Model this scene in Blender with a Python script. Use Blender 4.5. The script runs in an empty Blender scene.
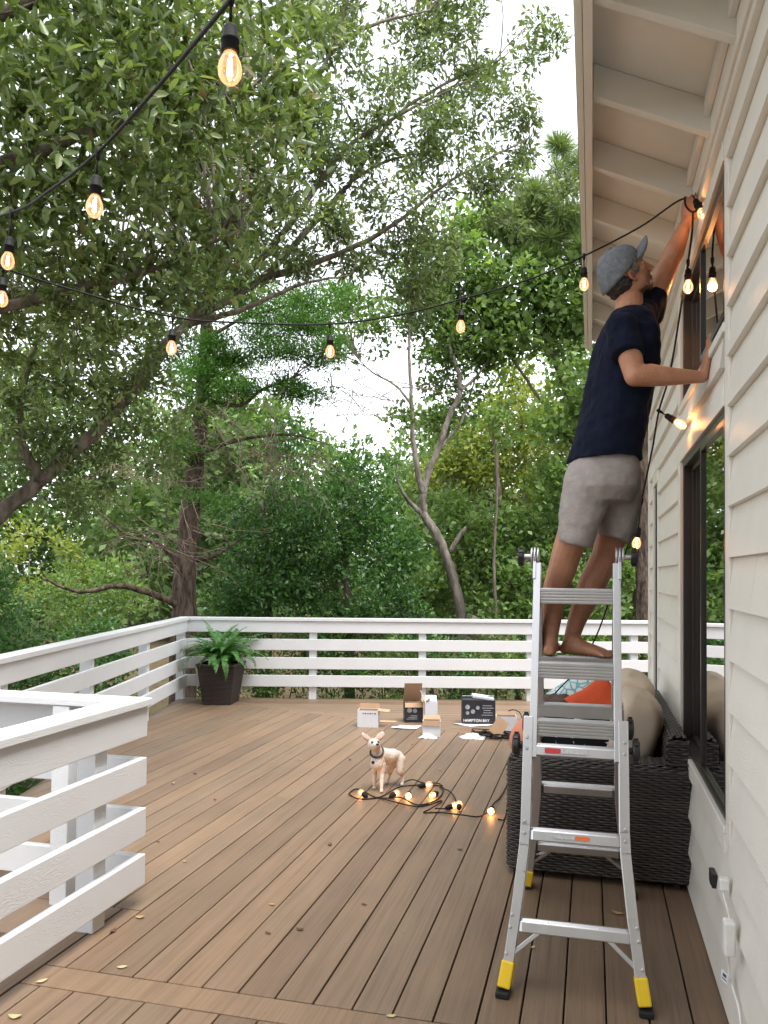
import bpy, bmesh, math, random
import numpy as np
from mathutils import Vector, Matrix, Quaternion

random.seed(7)
R = math.radians
scene = bpy.context.scene
COL = scene.collection

# ---------------------------------------------------------------- camera
cam_data = bpy.data.cameras.new('camera')
cam = bpy.data.objects.new('camera', cam_data)
COL.objects.link(cam)
cam_data.sensor_fit = 'VERTICAL'
cam_data.sensor_height = 36.0
cam_data.sensor_width = 27.0
cam_data.lens = 810.0 / 1024.0 * 36.0
cam_data.shift_y = 41.0 / 1024.0
cam_data.clip_start = 0.05
cam_data.clip_end = 1500.0
_yaw, _pitch, _roll = R(14.4), R(1.5), R(0.5)
_f = Vector((-math.sin(_yaw) * math.cos(_pitch), math.cos(_yaw) * math.cos(_pitch), math.sin(_pitch)))
_r = Vector((math.cos(_yaw), math.sin(_yaw), 0.0))
_u = _r.cross(_f)
_r2 = _r * math.cos(_roll) + _u * math.sin(_roll)
_u2 = -_r * math.sin(_roll) + _u * math.cos(_roll)
cam.matrix_world = Matrix(((_r2.x, _u2.x, -_f.x, 0.0), (_r2.y, _u2.y, -_f.y, 0.0), (_r2.z, _u2.z, -_f.z, 1.52), (0, 0, 0, 1)))
scene.camera = cam

# ---------------------------------------------------------------- sky, sun, exposure
SUN_ELEV, SUN_AZ = R(70), R(128)        # direction the light comes from, azimuth measured from +Y towards +X
world = bpy.data.worlds.new('World')
scene.world = world
world.use_nodes = True
wn = world.node_tree
wn.nodes.clear()
sky = wn.nodes.new('ShaderNodeTexSky')
sky.sky_type = 'NISHITA'
sky.sun_disc = False
sky.sun_elevation = SUN_ELEV
sky.sun_rotation = SUN_AZ
sky.air_density = 1.0
sky.dust_density = 1.5
sky.ozone_density = 1.0
hsv = wn.nodes.new('ShaderNodeHueSaturation')
hsv.inputs['Saturation'].default_value = 0.18
bg = wn.nodes.new('ShaderNodeBackground')
bg.inputs['Strength'].default_value = 0.15
wo = wn.nodes.new('ShaderNodeOutputWorld')
wn.links.new(sky.outputs[0], hsv.inputs['Color'])
wn.links.new(hsv.outputs[0], bg.inputs['Color'])
wn.links.new(bg.outputs[0], wo.inputs['Surface'])

sun_data = bpy.data.lights.new('sun', 'SUN')
sun_data.energy = 1.5
sun_data.angle = R(35)
sun_data.color = (1.0, 0.955, 0.89)
sun = bpy.data.objects.new('sun', sun_data)
COL.objects.link(sun)
_sd = Vector((math.sin(SUN_AZ) * math.cos(SUN_ELEV), math.cos(SUN_AZ) * math.cos(SUN_ELEV), math.sin(SUN_ELEV)))
sun.rotation_euler = _sd.to_track_quat('Z', 'Y').to_euler()
sun.location = _sd * 60

scene.view_settings.view_transform = 'Standard'
scene.view_settings.look = 'None'
scene.view_settings.gamma = 1.0
scene.view_settings.use_curve_mapping = False
scene.view_settings.exposure = 1.86
scene.render.engine = 'CYCLES'
cy = scene.cycles
cy.max_bounces = 7
cy.diffuse_bounces = 4
cy.glossy_bounces = 3
cy.transmission_bounces = 6
cy.transparent_max_bounces = 8
cy.caustics_reflective = False
cy.caustics_refractive = False
cy.sample_clamp_indirect = 4.0
cy.use_denoising = True
try:
    cy.denoiser = 'OPENIMAGEDENOISE'
except Exception:
    pass

# ---------------------------------------------------------------- materials
class NT:
    def __init__(self, name):
        self.m = bpy.data.materials.new(name)
        self.m.use_nodes = True
        self.t = self.m.node_tree
        self.t.nodes.clear()
        self.out = self.t.nodes.new('ShaderNodeOutputMaterial')
    def n(self, kind, **kw):
        nd = self.t.nodes.new(kind)
        for k, v in kw.items():
            setattr(nd, k, v)
        return nd
    def l(self, a, b):
        self.t.links.new(a, b)
    def coords(self, scale=(1, 1, 1), rot=(0, 0, 0)):
        tc = self.n('ShaderNodeTexCoord')
        mp = self.n('ShaderNodeMapping')
        mp.inputs['Scale'].default_value = scale
        mp.inputs['Rotation'].default_value = rot
        self.l(tc.outputs['Object'], mp.inputs['Vector'])
        return mp.outputs[0]
    def noise(self, vec, scale=5.0, detail=3.0, rough=0.55):
        nd = self.n('ShaderNodeTexNoise')
        nd.inputs['Scale'].default_value = scale
        nd.inputs['Detail'].default_value = detail
        nd.inputs['Roughness'].default_value = rough
        if vec is not None:
            self.l(vec, nd.inputs['Vector'])
        return nd.outputs['Fac']
    def ramp(self, fac, stops):
        nd = self.n('ShaderNodeValToRGB')
        el = nd.color_ramp.elements
        while len(el) < len(stops):
            el.new(0.5)
        for e, (p, c) in zip(el, stops):
            e.position = p
            e.color = (*c, 1)
        self.l(fac, nd.inputs['Fac'])
        return nd.outputs['Color']
    def mix(self, fac, a, b, mode='MIX'):
        nd = self.n('ShaderNodeMix', data_type='RGBA', blend_type=mode)
        for sock, v in ((nd.inputs[0], fac), (nd.inputs[6], a), (nd.inputs[7], b)):
            if hasattr(v, 'is_linked'):
                self.l(v, sock)
            elif isinstance(v, (int, float)):
                sock.default_value = v
            else:
                sock.default_value = (*v, 1)
        return nd.outputs[2]
    def bump(self, h, strength=0.3, dist=0.01, prev=None):
        nd = self.n('ShaderNodeBump')
        nd.inputs['Strength'].default_value = strength
        nd.inputs['Distance'].default_value = dist
        self.l(h, nd.inputs['Height'])
        if prev is not None:
            self.l(prev, nd.inputs['Normal'])
        return nd.outputs[0]
    def bsdf(self, color, rough=0.5, metallic=0.0, spec=0.5, normal=None, **kw):
        b = self.n('ShaderNodeBsdfPrincipled')
        for nm, v in (('Base Color', color), ('Roughness', rough), ('Metallic', metallic), ('Specular IOR Level', spec)):
            s = b.inputs[nm]
            if hasattr(v, 'is_linked'):
                self.l(v, s)
            elif isinstance(v, (int, float)):
                s.default_value = v
            else:
                s.default_value = (*v, 1)
        for nm, v in kw.items():
            b.inputs[nm.replace('_', ' ')].default_value = v
        if normal is not None:
            self.l(normal, b.inputs['Normal'])
        return b
    def done(self, shader):
        self.l(shader.outputs[0], self.out.inputs['Surface'])
        return self.m


def vary(name, c, rough=0.5, var=0.15, scale=6.0, bump=0.1, bscale=60.0, bdist=0.002, metallic=0.0, spec=0.5, stretch=(1, 1, 1), island=0.0, **kw):
    """base colour with soft procedural variation and a fine bump"""
    t = NT(name)
    v = t.coords(stretch)
    f = t.noise(v, scale, 4)
    lo = tuple(max(0, x * (1 - var)) for x in c)
    hi = tuple(min(1, x * (1 + var)) for x in c)
    col = t.ramp(f, [(0.3, lo), (0.7, hi)])
    if island:
        g = t.n('ShaderNodeNewGeometry')
        d = t.ramp(g.outputs['Random Per Island'], [(0, (1 - island,) * 3), (1, (1, 1, 1))])
        col = t.mix(1.0, col, d, 'MULTIPLY')
    nrm = t.bump(t.noise(v, bscale, 3), bump, bdist) if bump else None
    return t.done(t.bsdf(col, rough, metallic, spec, nrm, **kw))


def mat_painted_wood(name, c, dirt=0.08, grain=0.35):
    t = NT(name)
    v = t.coords((3, 3, 3))
    blotch = t.noise(v, 1.3, 5, 0.6)
    col = t.ramp(blotch, [(0.25, tuple(x * (1 - dirt) for x in c)), (0.75, c)])
    # embossed wood grain: contour lines of a stretched noise
    vg = t.coords((4.0, 4.0, 26.0))
    w = t.noise(vg, 1.2, 2)
    mm = t.n('ShaderNodeMath', operation='MULTIPLY'); mm.inputs[1].default_value = 70.0
    t.l(w, mm.inputs[0])
    si = t.n('ShaderNodeMath', operation='SINE'); t.l(mm.outputs[0], si.inputs[0])
    msk = t.noise(t.coords((2.2, 2.2, 5.0)), 1.0, 2)
    mk = t.ramp(msk, [(0.42, (0, 0, 0)), (0.62, (1, 1, 1))])
    h = t.n('ShaderNodeMath', operation='MULTIPLY'); t.l(si.outputs[0], h.inputs[0]); t.l(mk, h.inputs[1])
    nrm = t.bump(h.outputs[0], grain, 0.002)
    fine = t.noise(t.coords((20, 20, 160)), 3.0, 2)
    nrm = t.bump(fine, 0.12, 0.002, nrm)
    return t.done(t.bsdf(col, 0.42, 0, 0.4, nrm))


def mat_deck(name):
    t = NT(name)
    g = t.n('ShaderNodeNewGeometry')
    rnd = g.outputs['Random Per Island']
    base = t.ramp(rnd, [(0.0, (0.166, 0.112, 0.074)), (0.25, (0.206, 0.138, 0.089)), (0.5, (0.184, 0.132, 0.092)), (0.75, (0.228, 0.151, 0.095)), (1.0, (0.192, 0.134, 0.090))])
    tc = t.n('ShaderNodeTexCoord')
    mp = t.n('ShaderNodeMapping'); mp.inputs['Scale'].default_value = (34, 1.1, 1)
    off = t.n('ShaderNodeMath', operation='MULTIPLY'); off.inputs[1].default_value = 57.0
    t.l(rnd, off.inputs[0])
    cx = t.n('ShaderNodeCombineXYZ'); t.l(off.outputs[0], cx.inputs[1]); t.l(off.outputs[0], cx.inputs[2])
    t.l(tc.outputs['Object'], mp.inputs['Vector']); t.l(cx.outputs[0], mp.inputs['Location'])
    streak = t.noise(mp.outputs[0], 1.0, 5, 0.65)
    sc = t.ramp(streak, [(0.22, (0.70, 0.685, 0.68)), (0.5, (1, 1, 1)), (0.8, (1.12, 1.11, 1.09))])
    col = t.mix(1.0, base, sc, 'MULTIPLY')
    mp2 = t.n('ShaderNodeMapping'); mp2.inputs['Scale'].default_value = (150, 2.2, 1)
    t.l(tc.outputs['Object'], mp2.inputs['Vector']); t.l(cx.outputs[0], mp2.inputs['Location'])
    fine = t.noise(mp2.outputs[0], 1.0, 3)
    col = t.mix(1.0, col, t.ramp(fine, [(0.35, (0.82, 0.81, 0.80)), (0.55, (1, 1, 1))]), 'MULTIPLY')
    blot = t.noise(t.coords((1, 1, 1)), 1.6, 5, 0.6)
    col = t.mix(1.0, col, t.ramp(blot, [(0.3, (0.86, 0.87, 0.88)), (0.7, (1.06, 1.05, 1.03))]), 'MULTIPLY')
    spots = t.noise(t.coords((1, 1, 1)), 38.0, 2)
    col = t.mix(1.0, col, t.ramp(spots, [(0.70, (1, 1, 1)), (0.78, (0.55, 0.52, 0.5))]), 'MULTIPLY')
    nrm = t.bump(fine, 0.25, 0.0015)
    return t.done(t.bsdf(col, 0.48, 0, 0.4, nrm))


def mat_leaf(name, stops, trans=0.35, rough=0.45, spec=0.4):
    """leaf: every leaf is a mesh island with its own tint; light passes through"""
    t = NT(name)
    g = t.n('ShaderNodeNewGeometry')
    col = t.ramp(g.outputs['Random Per Island'], stops)
    b = t.bsdf(col, rough, 0, spec)
    tr = t.n('ShaderNodeBsdfTranslucent')
    tcol = t.mix(1.0, col, (1.22, 1.32, 0.60), 'MULTIPLY')
    t.l(tcol, tr.inputs['Color'])
    mx = t.n('ShaderNodeMixShader'); mx.inputs[0].default_value = trans
    t.l(b.outputs[0], mx.inputs[1]); t.l(tr.outputs[0], mx.inputs[2])
    t.l(mx.outputs[0], t.out.inputs['Surface'])
    return t.m


def mat_bark(name, a, b, scale=9.0):
    t = NT(name)
    v = t.coords((1, 1, 0.28))
    f = t.noise(v, scale, 6, 0.65)
    col = t.ramp(f, [(0.35, a), (0.65, b)])
    vo = t.n('ShaderNodeTexVoronoi'); vo.inputs['Scale'].default_value = scale * 2.2
    t.l(v, vo.inputs['Vector'])
    nrm = t.bump(vo.outputs['Distance'], 0.8, 0.02)
    nrm = t.bump(f, 0.6, 0.02, nrm)
    return t.done(t.bsdf(col, 0.9, 0, 0.1, nrm))


def mat_glass_dark(name):
    t = NT(name)
    gl = t.n('ShaderNodeBsdfGlass'); gl.inputs['IOR'].default_value = 1.5; gl.inputs['Roughness'].default_value = 0.0
    b = t.bsdf((0.012, 0.014, 0.016), 0.015, 0, 1.0)
    b.inputs['IOR'].default_value = 4.5
    return t.done(b)


def mat_emit(name, color, strength):
    t = NT(name)
    e = t.n('ShaderNodeEmission')
    e.inputs['Color'].default_value = (*color, 1)
    e.inputs['Strength'].default_value = strength
    return t.done(e)


def mat_bulb():
    """thin clear amber glass, slightly self-lit by the filament inside"""
    t = NT('amber_bulb_glass')
    fr = t.n('ShaderNodeFresnel'); fr.inputs['IOR'].default_value = 1.45
    tr = t.n('ShaderNodeBsdfTransparent'); tr.inputs['Color'].default_value = (1.0, 0.93, 0.84, 1)
    gs = t.n('ShaderNodeBsdfGlossy'); gs.inputs['Roughness'].default_value = 0.05
    mx = t.n('ShaderNodeMixShader')
    t.l(fr.outputs[0], mx.inputs[0]); t.l(tr.outputs[0], mx.inputs[1]); t.l(gs.outputs[0], mx.inputs[2])
    em = t.n('ShaderNodeEmission'); em.inputs['Color'].default_value = (1.0, 0.50, 0.24, 1); em.inputs['Strength'].default_value = 0.11
    ad = t.n('ShaderNodeAddShader')
    t.l(mx.outputs[0], ad.inputs[0]); t.l(em.outputs[0], ad.inputs[1])
    t.l(ad.outputs[0], t.out.inputs['Surface'])
    return t.m


M = {}
M['deck'] = mat_deck('composite_deck_board')
M['rail_white'] = mat_painted_wood('white_painted_rail', (0.65, 0.66, 0.675), 0.07, 0.15)
M['siding'] = mat_painted_wood('warm_white_siding', (0.77, 0.735, 0.665), 0.08, 0.14)
M['trim'] = mat_painted_wood('warm_white_trim', (0.77, 0.735, 0.665), 0.05, 0.12)
M['soffit'] = vary('painted_soffit', (0.72, 0.70, 0.655), 0.6, 0.05, 3, 0.15, 40)
M['bronze'] = vary('dark_bronze_frame', (0.030, 0.024, 0.020), 0.35, 0.2, 5, 0)
M['glass'] = mat_glass_dark('window_glass')
M['vinyl'] = vary('grey_sash_strip', (0.42, 0.40, 0.36), 0.4, 0.1, 5, 0)
M['alu'] = vary('brushed_aluminium', (0.60, 0.605, 0.61), 0.33, 0.06, 8, 0.15, 90, 0.001, 0.9, 0.5, (1, 1, 0.15))
M['steel'] = vary('zinc_bolt', (0.55, 0.55, 0.56), 0.35, 0.1, 20, 0, metallic=0.9)
M['yellow'] = vary('yellow_plastic', (0.82, 0.56, 0.02), 0.45, 0.06, 12, 0.05)
M['black'] = vary('black_plastic', (0.014, 0.014, 0.015), 0.42, 0.2, 12, 0.1)
M['rubber'] = vary('black_rubber', (0.012, 0.012, 0.012), 0.7, 0.2, 20, 0.2)
M['wicker'] = vary('dark_brown_wicker', (0.048, 0.038, 0.031), 0.42, 0.30, 14, 0.2, 120, 0.001, island=0.45)
M['wicker_dark'] = vary('wicker_core', (0.008, 0.007, 0.006), 0.9, 0.1, 5, 0)
M['pot'] = vary('brown_wicker_pot', (0.035, 0.018, 0.013), 0.5, 0.25, 14, 0.2, 100, island=0.3)
M['beige'] = vary('beige_canvas', (0.49, 0.41, 0.315), 0.9, 0.08, 5, 0.35, 22, 0.01, spec=0.1)
M['red'] = vary('coral_red_canvas', (0.52, 0.085, 0.035), 0.9, 0.1, 5, 0.3, 30, 0.008, spec=0.1)
M['coral'] = vary('pale_coral_canvas', (0.62, 0.24, 0.155), 0.9, 0.08, 5, 0.3, 30, 0.006, spec=0.1)
M['cable'] = vary('black_rubber_cable', (0.008, 0.008, 0.008), 0.6, 0.2, 20, 0, spec=0.2)
M['bulb'] = mat_bulb()
M['filament'] = mat_emit('glowing_filament', (1.0, 0.50, 0.16), 16.0)
M['paper'] = vary('white_paper', (0.66, 0.67, 0.70), 0.8, 0.04, 12, 0.2, 30, 0.004)
M['white_card'] = vary('white_carton', (0.60, 0.61, 0.65), 0.6, 0.04, 12, 0.05)
M['card'] = vary('brown_cardboard', (0.40, 0.26, 0.155), 0.85, 0.08, 10, 0.1)
M['white_plastic'] = vary('white_plastic', (0.78, 0.77, 0.74), 0.4, 0.05, 12, 0)

# ---------------------------------------------------------------- mesh helpers
def V(*a):
    return Vector(a[0]) if len(a) == 1 else Vector(a)


class MB:
    """collects closed shapes (world coordinates); build() links them as ONE object"""
    def __init__(self):
        self.v = []
        self.f = []
        self.mi = []
        self.cur = 0
    def add(self, verts, faces):
        o = len(self.v)
        self.v.extend([tuple(x) for x in verts])
        for f in faces:
            self.f.append(tuple(i + o for i in f))
            self.mi.append(self.cur)
        return self
    def box(self, c, s, rot=None):
        c = Vector(c)
        hx, hy, hz = s[0] / 2, s[1] / 2, s[2] / 2
        vs = [Vector((x, y, z)) for z in (-hz, hz) for y in (-hy, hy) for x in (-hx, hx)]
        if rot is not None:
            vs = [rot @ p for p in vs]
        self.add([c + p for p in vs], [(0, 2, 3, 1), (4, 5, 7, 6), (0, 1, 5, 4), (2, 6, 7, 3), (0, 4, 6, 2), (1, 3, 7, 5)])
        return self
    def span(self, a, b):
        a, b = Vector(a), Vector(b)
        return self.box((a + b) / 2, [abs(x) for x in (b - a)])
    def bar(self, p0, p1, w, h, up=(0, 0, 1)):
        """rectangular bar from p0 to p1; w across, h along 'up'"""
        p0, p1 = Vector(p0), Vector(p1)
        d = (p1 - p0)
        L = d.length
        d.normalize()
        up = Vector(up)
        s = d.cross(up).normalized()
        u = s.cross(d).normalized()
        rot = Matrix((s, d, u)).transposed()
        return self.box((p0 + p1) / 2, (w, L, h), rot)
    def hexa(self, bottom, top):
        """two matching polygons (ccw seen from the top side) joined to a solid"""
        n = len(bottom)
        self.add(list(bottom) + list(top), [tuple(range(n - 1, -1, -1)), tuple(range(n, 2 * n))] + [(i, (i + 1) % n, (i + 1) % n + n, i + n) for i in range(n)])
        return self
    def prism(self, poly, depth):
        """poly: list of 3D points of a flat outline; depth: extrusion vector"""
        d = Vector(depth)
        return self.hexa([Vector(p) for p in poly], [Vector(p) + d for p in poly])
    def tube(self, pts, rad, n=8, caps=True):
        pts = [Vector(p) for p in pts]
        rr = rad if isinstance(rad, (list, tuple)) else [rad] * len(pts)
        rings = []
        prev = None
        for i, p in enumerate(pts):
            a = pts[max(0, i - 1)]
            b = pts[min(len(pts) - 1, i + 1)]
            t = (b - a).normalized()
            if prev is None:
                ref = Vector((0, 0, 1)) if abs(t.z) < 0.9 else Vector((1, 0, 0))
                s = t.cross(ref).normalized()
            else:
                s = (prev - t * prev.dot(t))
                s = s.normalized() if s.length > 1e-6 else t.orthogonal().normalized()
            prev = s
            u = t.cross(s)
            rings.append([p + (s * math.cos(2 * math.pi * k / n) + u * math.sin(2 * math.pi * k / n)) * rr[i] for k in range(n)])
        vs = [q for r in rings for q in r]
        fs = []
        for i in range(len(pts) - 1):
            for k in range(n):
                k2 = (k + 1) % n
                fs.append((i * n + k, i * n + k2, (i + 1) * n + k2, (i + 1) * n + k))
        if caps:
            fs.append(tuple(range(n - 1, -1, -1)))
            fs.append(tuple((len(pts) - 1) * n + k for k in range(n)))
        return self.add(vs, fs)
    def lathe(self, base, axis, profile, n=16):
        """profile: (distance along axis, radius)"""
        axis = Vector(axis).normalized()
        s = axis.orthogonal().normalized()
        u = axis.cross(s)
        base = Vector(base)
        vs = []
        for (h, r) in profile:
            for k in range(n):
                a = 2 * math.pi * k / n
                vs.append(base + axis * h + (s * math.cos(a) + u * math.sin(a)) * max(r, 1e-4))
        fs = []
        m = len(profile)
        for i in range(m - 1):
            for k in range(n):
                k2 = (k + 1) % n
                fs.append((i * n + k, i * n + k2, (i + 1) * n + k2, (i + 1) * n + k))
        fs.append(tuple(range(n - 1, -1, -1)))
        fs.append(tuple((m - 1) * n + k for k in range(n)))
        return self.add(vs, fs)
    def ell(self, c, r, rot=None, nu=20, nv=12):
        c = Vector(c)
        vs = [Vector((0, 0, r[2]))]
        for j in range(1, nv):
            th = math.pi * j / nv
            for i in range(nu):
                ph = 2 * math.pi * i / nu
                vs.append(Vector((r[0] * math.sin(th) * math.cos(ph), r[1] * math.sin(th) * math.sin(ph), r[2] * math.cos(th))))
        vs.append(Vector((0, 0, -r[2])))
        if rot is not None:
            vs = [rot @ p for p in vs]
        fs = []
        for i in range(nu):
            fs.append((0, 1 + i, 1 + (i + 1) % nu))
        for j in range(nv - 2):
            for i in range(nu):
                a = 1 + j * nu + i
                b = 1 + j * nu + (i + 1) % nu
                fs.append((a, a + nu, b + nu, b))
        last = len(vs) - 1
        o = 1 + (nv - 2) * nu
        for i in range(nu):
            fs.append((o + i, last, o + (i + 1) % nu))
        return self.add([c + p for p in vs], fs)
    def rings(self, rs, n=28, power=2.0):
        """closed loft; each ring = (centre, axis a, half a, axis b, half b)"""
        vs = []
        for (c, a, ha, b, hb) in rs:
            c, a, b = Vector(c), Vector(a), Vector(b)
            for k in range(n):
                t = 2 * math.pi * k / n
                ct, st = math.cos(t), math.sin(t)
                e = 2.0 / power
                vs.append(c + a * ha * math.copysign(abs(ct) ** e, ct) + b * hb * math.copysign(abs(st) ** e, st))
        fs = []
        m = len(rs)
        for i in range(m - 1):
            for k in range(n):
                k2 = (k + 1) % n
                fs.append((i * n + k, i * n + k2, (i + 1) * n + k2, (i + 1) * n + k))
        fs.append(tuple(range(n - 1, -1, -1)))
        fs.append(tuple((m - 1) * n + k for k in range(n)))
        return self.add(vs, fs)
    def chain(self, pts, n=16):
        """tapered limb: [(point, radius), ...] with round joints, for remeshing"""
        pts = [(Vector(p), r) for p, r in pts]
        for p, r in pts:
            self.ell(p, (r, r, r), None, n, 10)
        for (p, r), (q, s) in zip(pts, pts[1:]):
            self.tube([p, q], [r, s], n)
        return self
    def build(self, name, mat, parent=None, bevel=0.0, smooth=False, segs=2, loc=None):
        me = bpy.data.meshes.new(name)
        off = world_loc(parent) if parent is not None else (Vector(loc) if loc is not None else Vector((0, 0, 0)))
        me.from_pydata([tuple(Vector(p) - off) for p in self.v], [], self.f)
        mats = mat if isinstance(mat, (list, tuple)) else [mat]
        for m_ in mats:
            me.materials.append(M[m_] if isinstance(m_, str) else m_)
        if len(mats) > 1:
            me.polygons.foreach_set('material_index', self.mi)
        bm = bmesh.new()
        bm.from_mesh(me)
        bmesh.ops.recalc_face_normals(bm, faces=bm.faces)
        bm.to_mesh(me)
        bm.free()
        o = bpy.data.objects.new(name, me)
        COL.objects.link(o)
        if parent is not None:
            o.parent = parent
        else:
            o.location = off
        if smooth:
            me.polygons.foreach_set('use_smooth', [True] * len(me.polygons))
        if bevel:
            bv = o.modifiers.new('bevel', 'BEVEL')
            bv.width = bevel
            bv.segments = segs
            bv.limit_method = 'ANGLE'
            bv.angle_limit = R(40)
        me.update()
        return o


def world_loc(o):
    p = Vector((0, 0, 0))
    while o is not None:
        p = p + o.location
        o = o.parent
    return p


def tag(o, label=None, cat=None, group=None, kind=None):
    if label: o['label'] = label
    if cat: o['category'] = cat
    if group: o['group'] = group
    if kind: o['kind'] = kind
    return o


def thing(name, loc, label, cat, group=None):
    o = bpy.data.objects.new(name, None)
    o.empty_display_size = 0.1
    o.location = loc
    COL.objects.link(o)
    return tag(o, label, cat, group)


def remesh(o, voxel, smooth_it=4, factor=0.5, adapt=0.0):
    """fuse the overlapping closed shapes of a mesh object into one continuous skin"""
    rm = o.modifiers.new('fuse', 'REMESH')
    rm.mode = 'VOXEL'
    rm.voxel_size = voxel
    rm.adaptivity = adapt
    if smooth_it:
        sm = o.modifiers.new('smooth', 'SMOOTH')
        sm.iterations = smooth_it
        sm.factor = factor
    apply_mods(o)
    o.data.polygons.foreach_set('use_smooth', [True] * len(o.data.polygons))
    return o


def apply_mods(o):
    dg = bpy.context.evaluated_depsgraph_get()
    dg.update()
    ev = o.evaluated_get(dg)
    me = bpy.data.meshes.new_from_object(ev)
    old = o.data
    me.name = old.name
    o.modifiers.clear()
    o.data = me
    bpy.data.meshes.remove(old)
    return o


def curve_pts(ctrl, n=8):
    """Catmull-Rom through control points"""
    P = [Vector(p) for p in ctrl]
    P = [P[0] * 2 - P[1]] + P + [P[-1] * 2 - P[-2]]
    out = []
    for i in range(1, len(P) - 2):
        for k in range(n):
            t = k / n
            a, b, c, d = P[i - 1], P[i], P[i + 1], P[i + 2]
            out.append(0.5 * ((2 * b) + (c - a) * t + (2 * a - 5 * b + 4 * c - d) * t * t + (3 * b - a - 3 * c + d) * t ** 3))
    out.append(P[-2])
    return out


def text_mesh(name, body, size, mat, parent, origin, right, up, extrude=0.0006, align='LEFT', bold=0.0):
    """flat lettering as a mesh: origin in world space, right/up = its axes"""
    cu = bpy.data.curves.new(name, 'FONT')
    cu.body = body
    cu.size = size
    cu.extrude = extrude
    cu.offset = bold
    cu.align_x = align
    tmp = bpy.data.objects.new(name, cu)
    COL.objects.link(tmp)
    dg = bpy.context.evaluated_depsgraph_get()
    dg.update()
    me = bpy.data.meshes.new_from_object(tmp.evaluated_get(dg))
    bpy.data.objects.remove(tmp)
    bpy.data.curves.remove(cu)
    right, up = Vector(right).normalized(), Vector(up).normalized()
    nrm = right.cross(up)
    o = bpy.data.objects.new(name, me)
    me.name = name
    Mx = Matrix((right, up, nrm)).transposed().to_4x4()
    Mx.translation = Vector(origin) - world_loc(parent)
    me.transform(Mx)
    me.materials.clear()
    me.materials.append(M[mat] if isinstance(mat, str) else mat)
    COL.objects.link(o)
    o.parent = parent
    return o

A_ROT = R(14.4)                                   # the back part of the deck is turned against the house
UX = Vector((math.cos(A_ROT), math.sin(A_ROT), 0))
VX = Vector((-math.sin(A_ROT), math.cos(A_ROT), 0))
CORNER = Vector((-4.73, 8.92, 0))                 # inner back-left corner of the railing

# ================================================================ ground and deck
GROUND_Z = -1.0


def clip(poly, px, py, nx, ny):
    """keep the part of a 2D polygon where (p - P).n <= 0"""
    out = []
    for i in range(len(poly)):
        a, b = poly[i], poly[(i + 1) % len(poly)]
        da = (a[0] - px) * nx + (a[1] - py) * ny
        db = (b[0] - px) * nx + (b[1] - py) * ny
        if da <= 0:
            out.append(a)
        if (da < 0 < db) or (db < 0 < da):
            t = da / (da - db)
            out.append((a[0] + (b[0] - a[0]) * t, a[1] + (b[1] - a[1]) * t))
    return out


def build_ground():
    t = NT('leaf_litter_soil')
    v = t.coords((1, 1, 1))
    f = t.noise(v, 2.5, 8, 0.7)
    col = t.ramp(f, [(0.3, (0.035, 0.028, 0.018)), (0.5, (0.085, 0.062, 0.036)), (0.7, (0.06, 0.075, 0.028))])
    t.done(t.bsdf(col, 0.95, 0, 0.1, t.bump(f, 0.8, 0.05)))
    bm = bmesh.new()
    n = 60
    vs = []
    rnd = random.Random(3)
    for j in range(n + 1):
        row = []
        for i in range(n + 1):
            a, b = (i / n * 2 - 1), (j / n * 2 - 1)
            x, y = math.copysign(abs(a) ** 2.2, a) * 400, 6 + math.copysign(abs(b) ** 2.2, b) * 400
            row.append(bm.verts.new((x, y, GROUND_Z + (rnd.uniform(-0.12, 0.12) if abs(x) + abs(y) > 14 else 0))))
        vs.append(row)
    for j in range(n):
        for i in range(n):
            bm.faces.new((vs[j][i], vs[j][i + 1], vs[j + 1][i + 1], vs[j + 1][i]))
    me = bpy.data.meshes.new('ground')
    bm.to_mesh(me); bm.free()
    me.materials.append(t.m)
    o = bpy.data.objects.new('ground', me)
    COL.objects.link(o)
    tag(o, kind='structure')


build_ground()

BOARD, GAP, TH = 0.1435, 0.0065, 0.026
BND = (-4.02, 8.827, 0.345)          # seam between the main field and the turned back strip


def bnd_y(x):
    return BND[1] - BND[2] * (x - BND[0])


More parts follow.
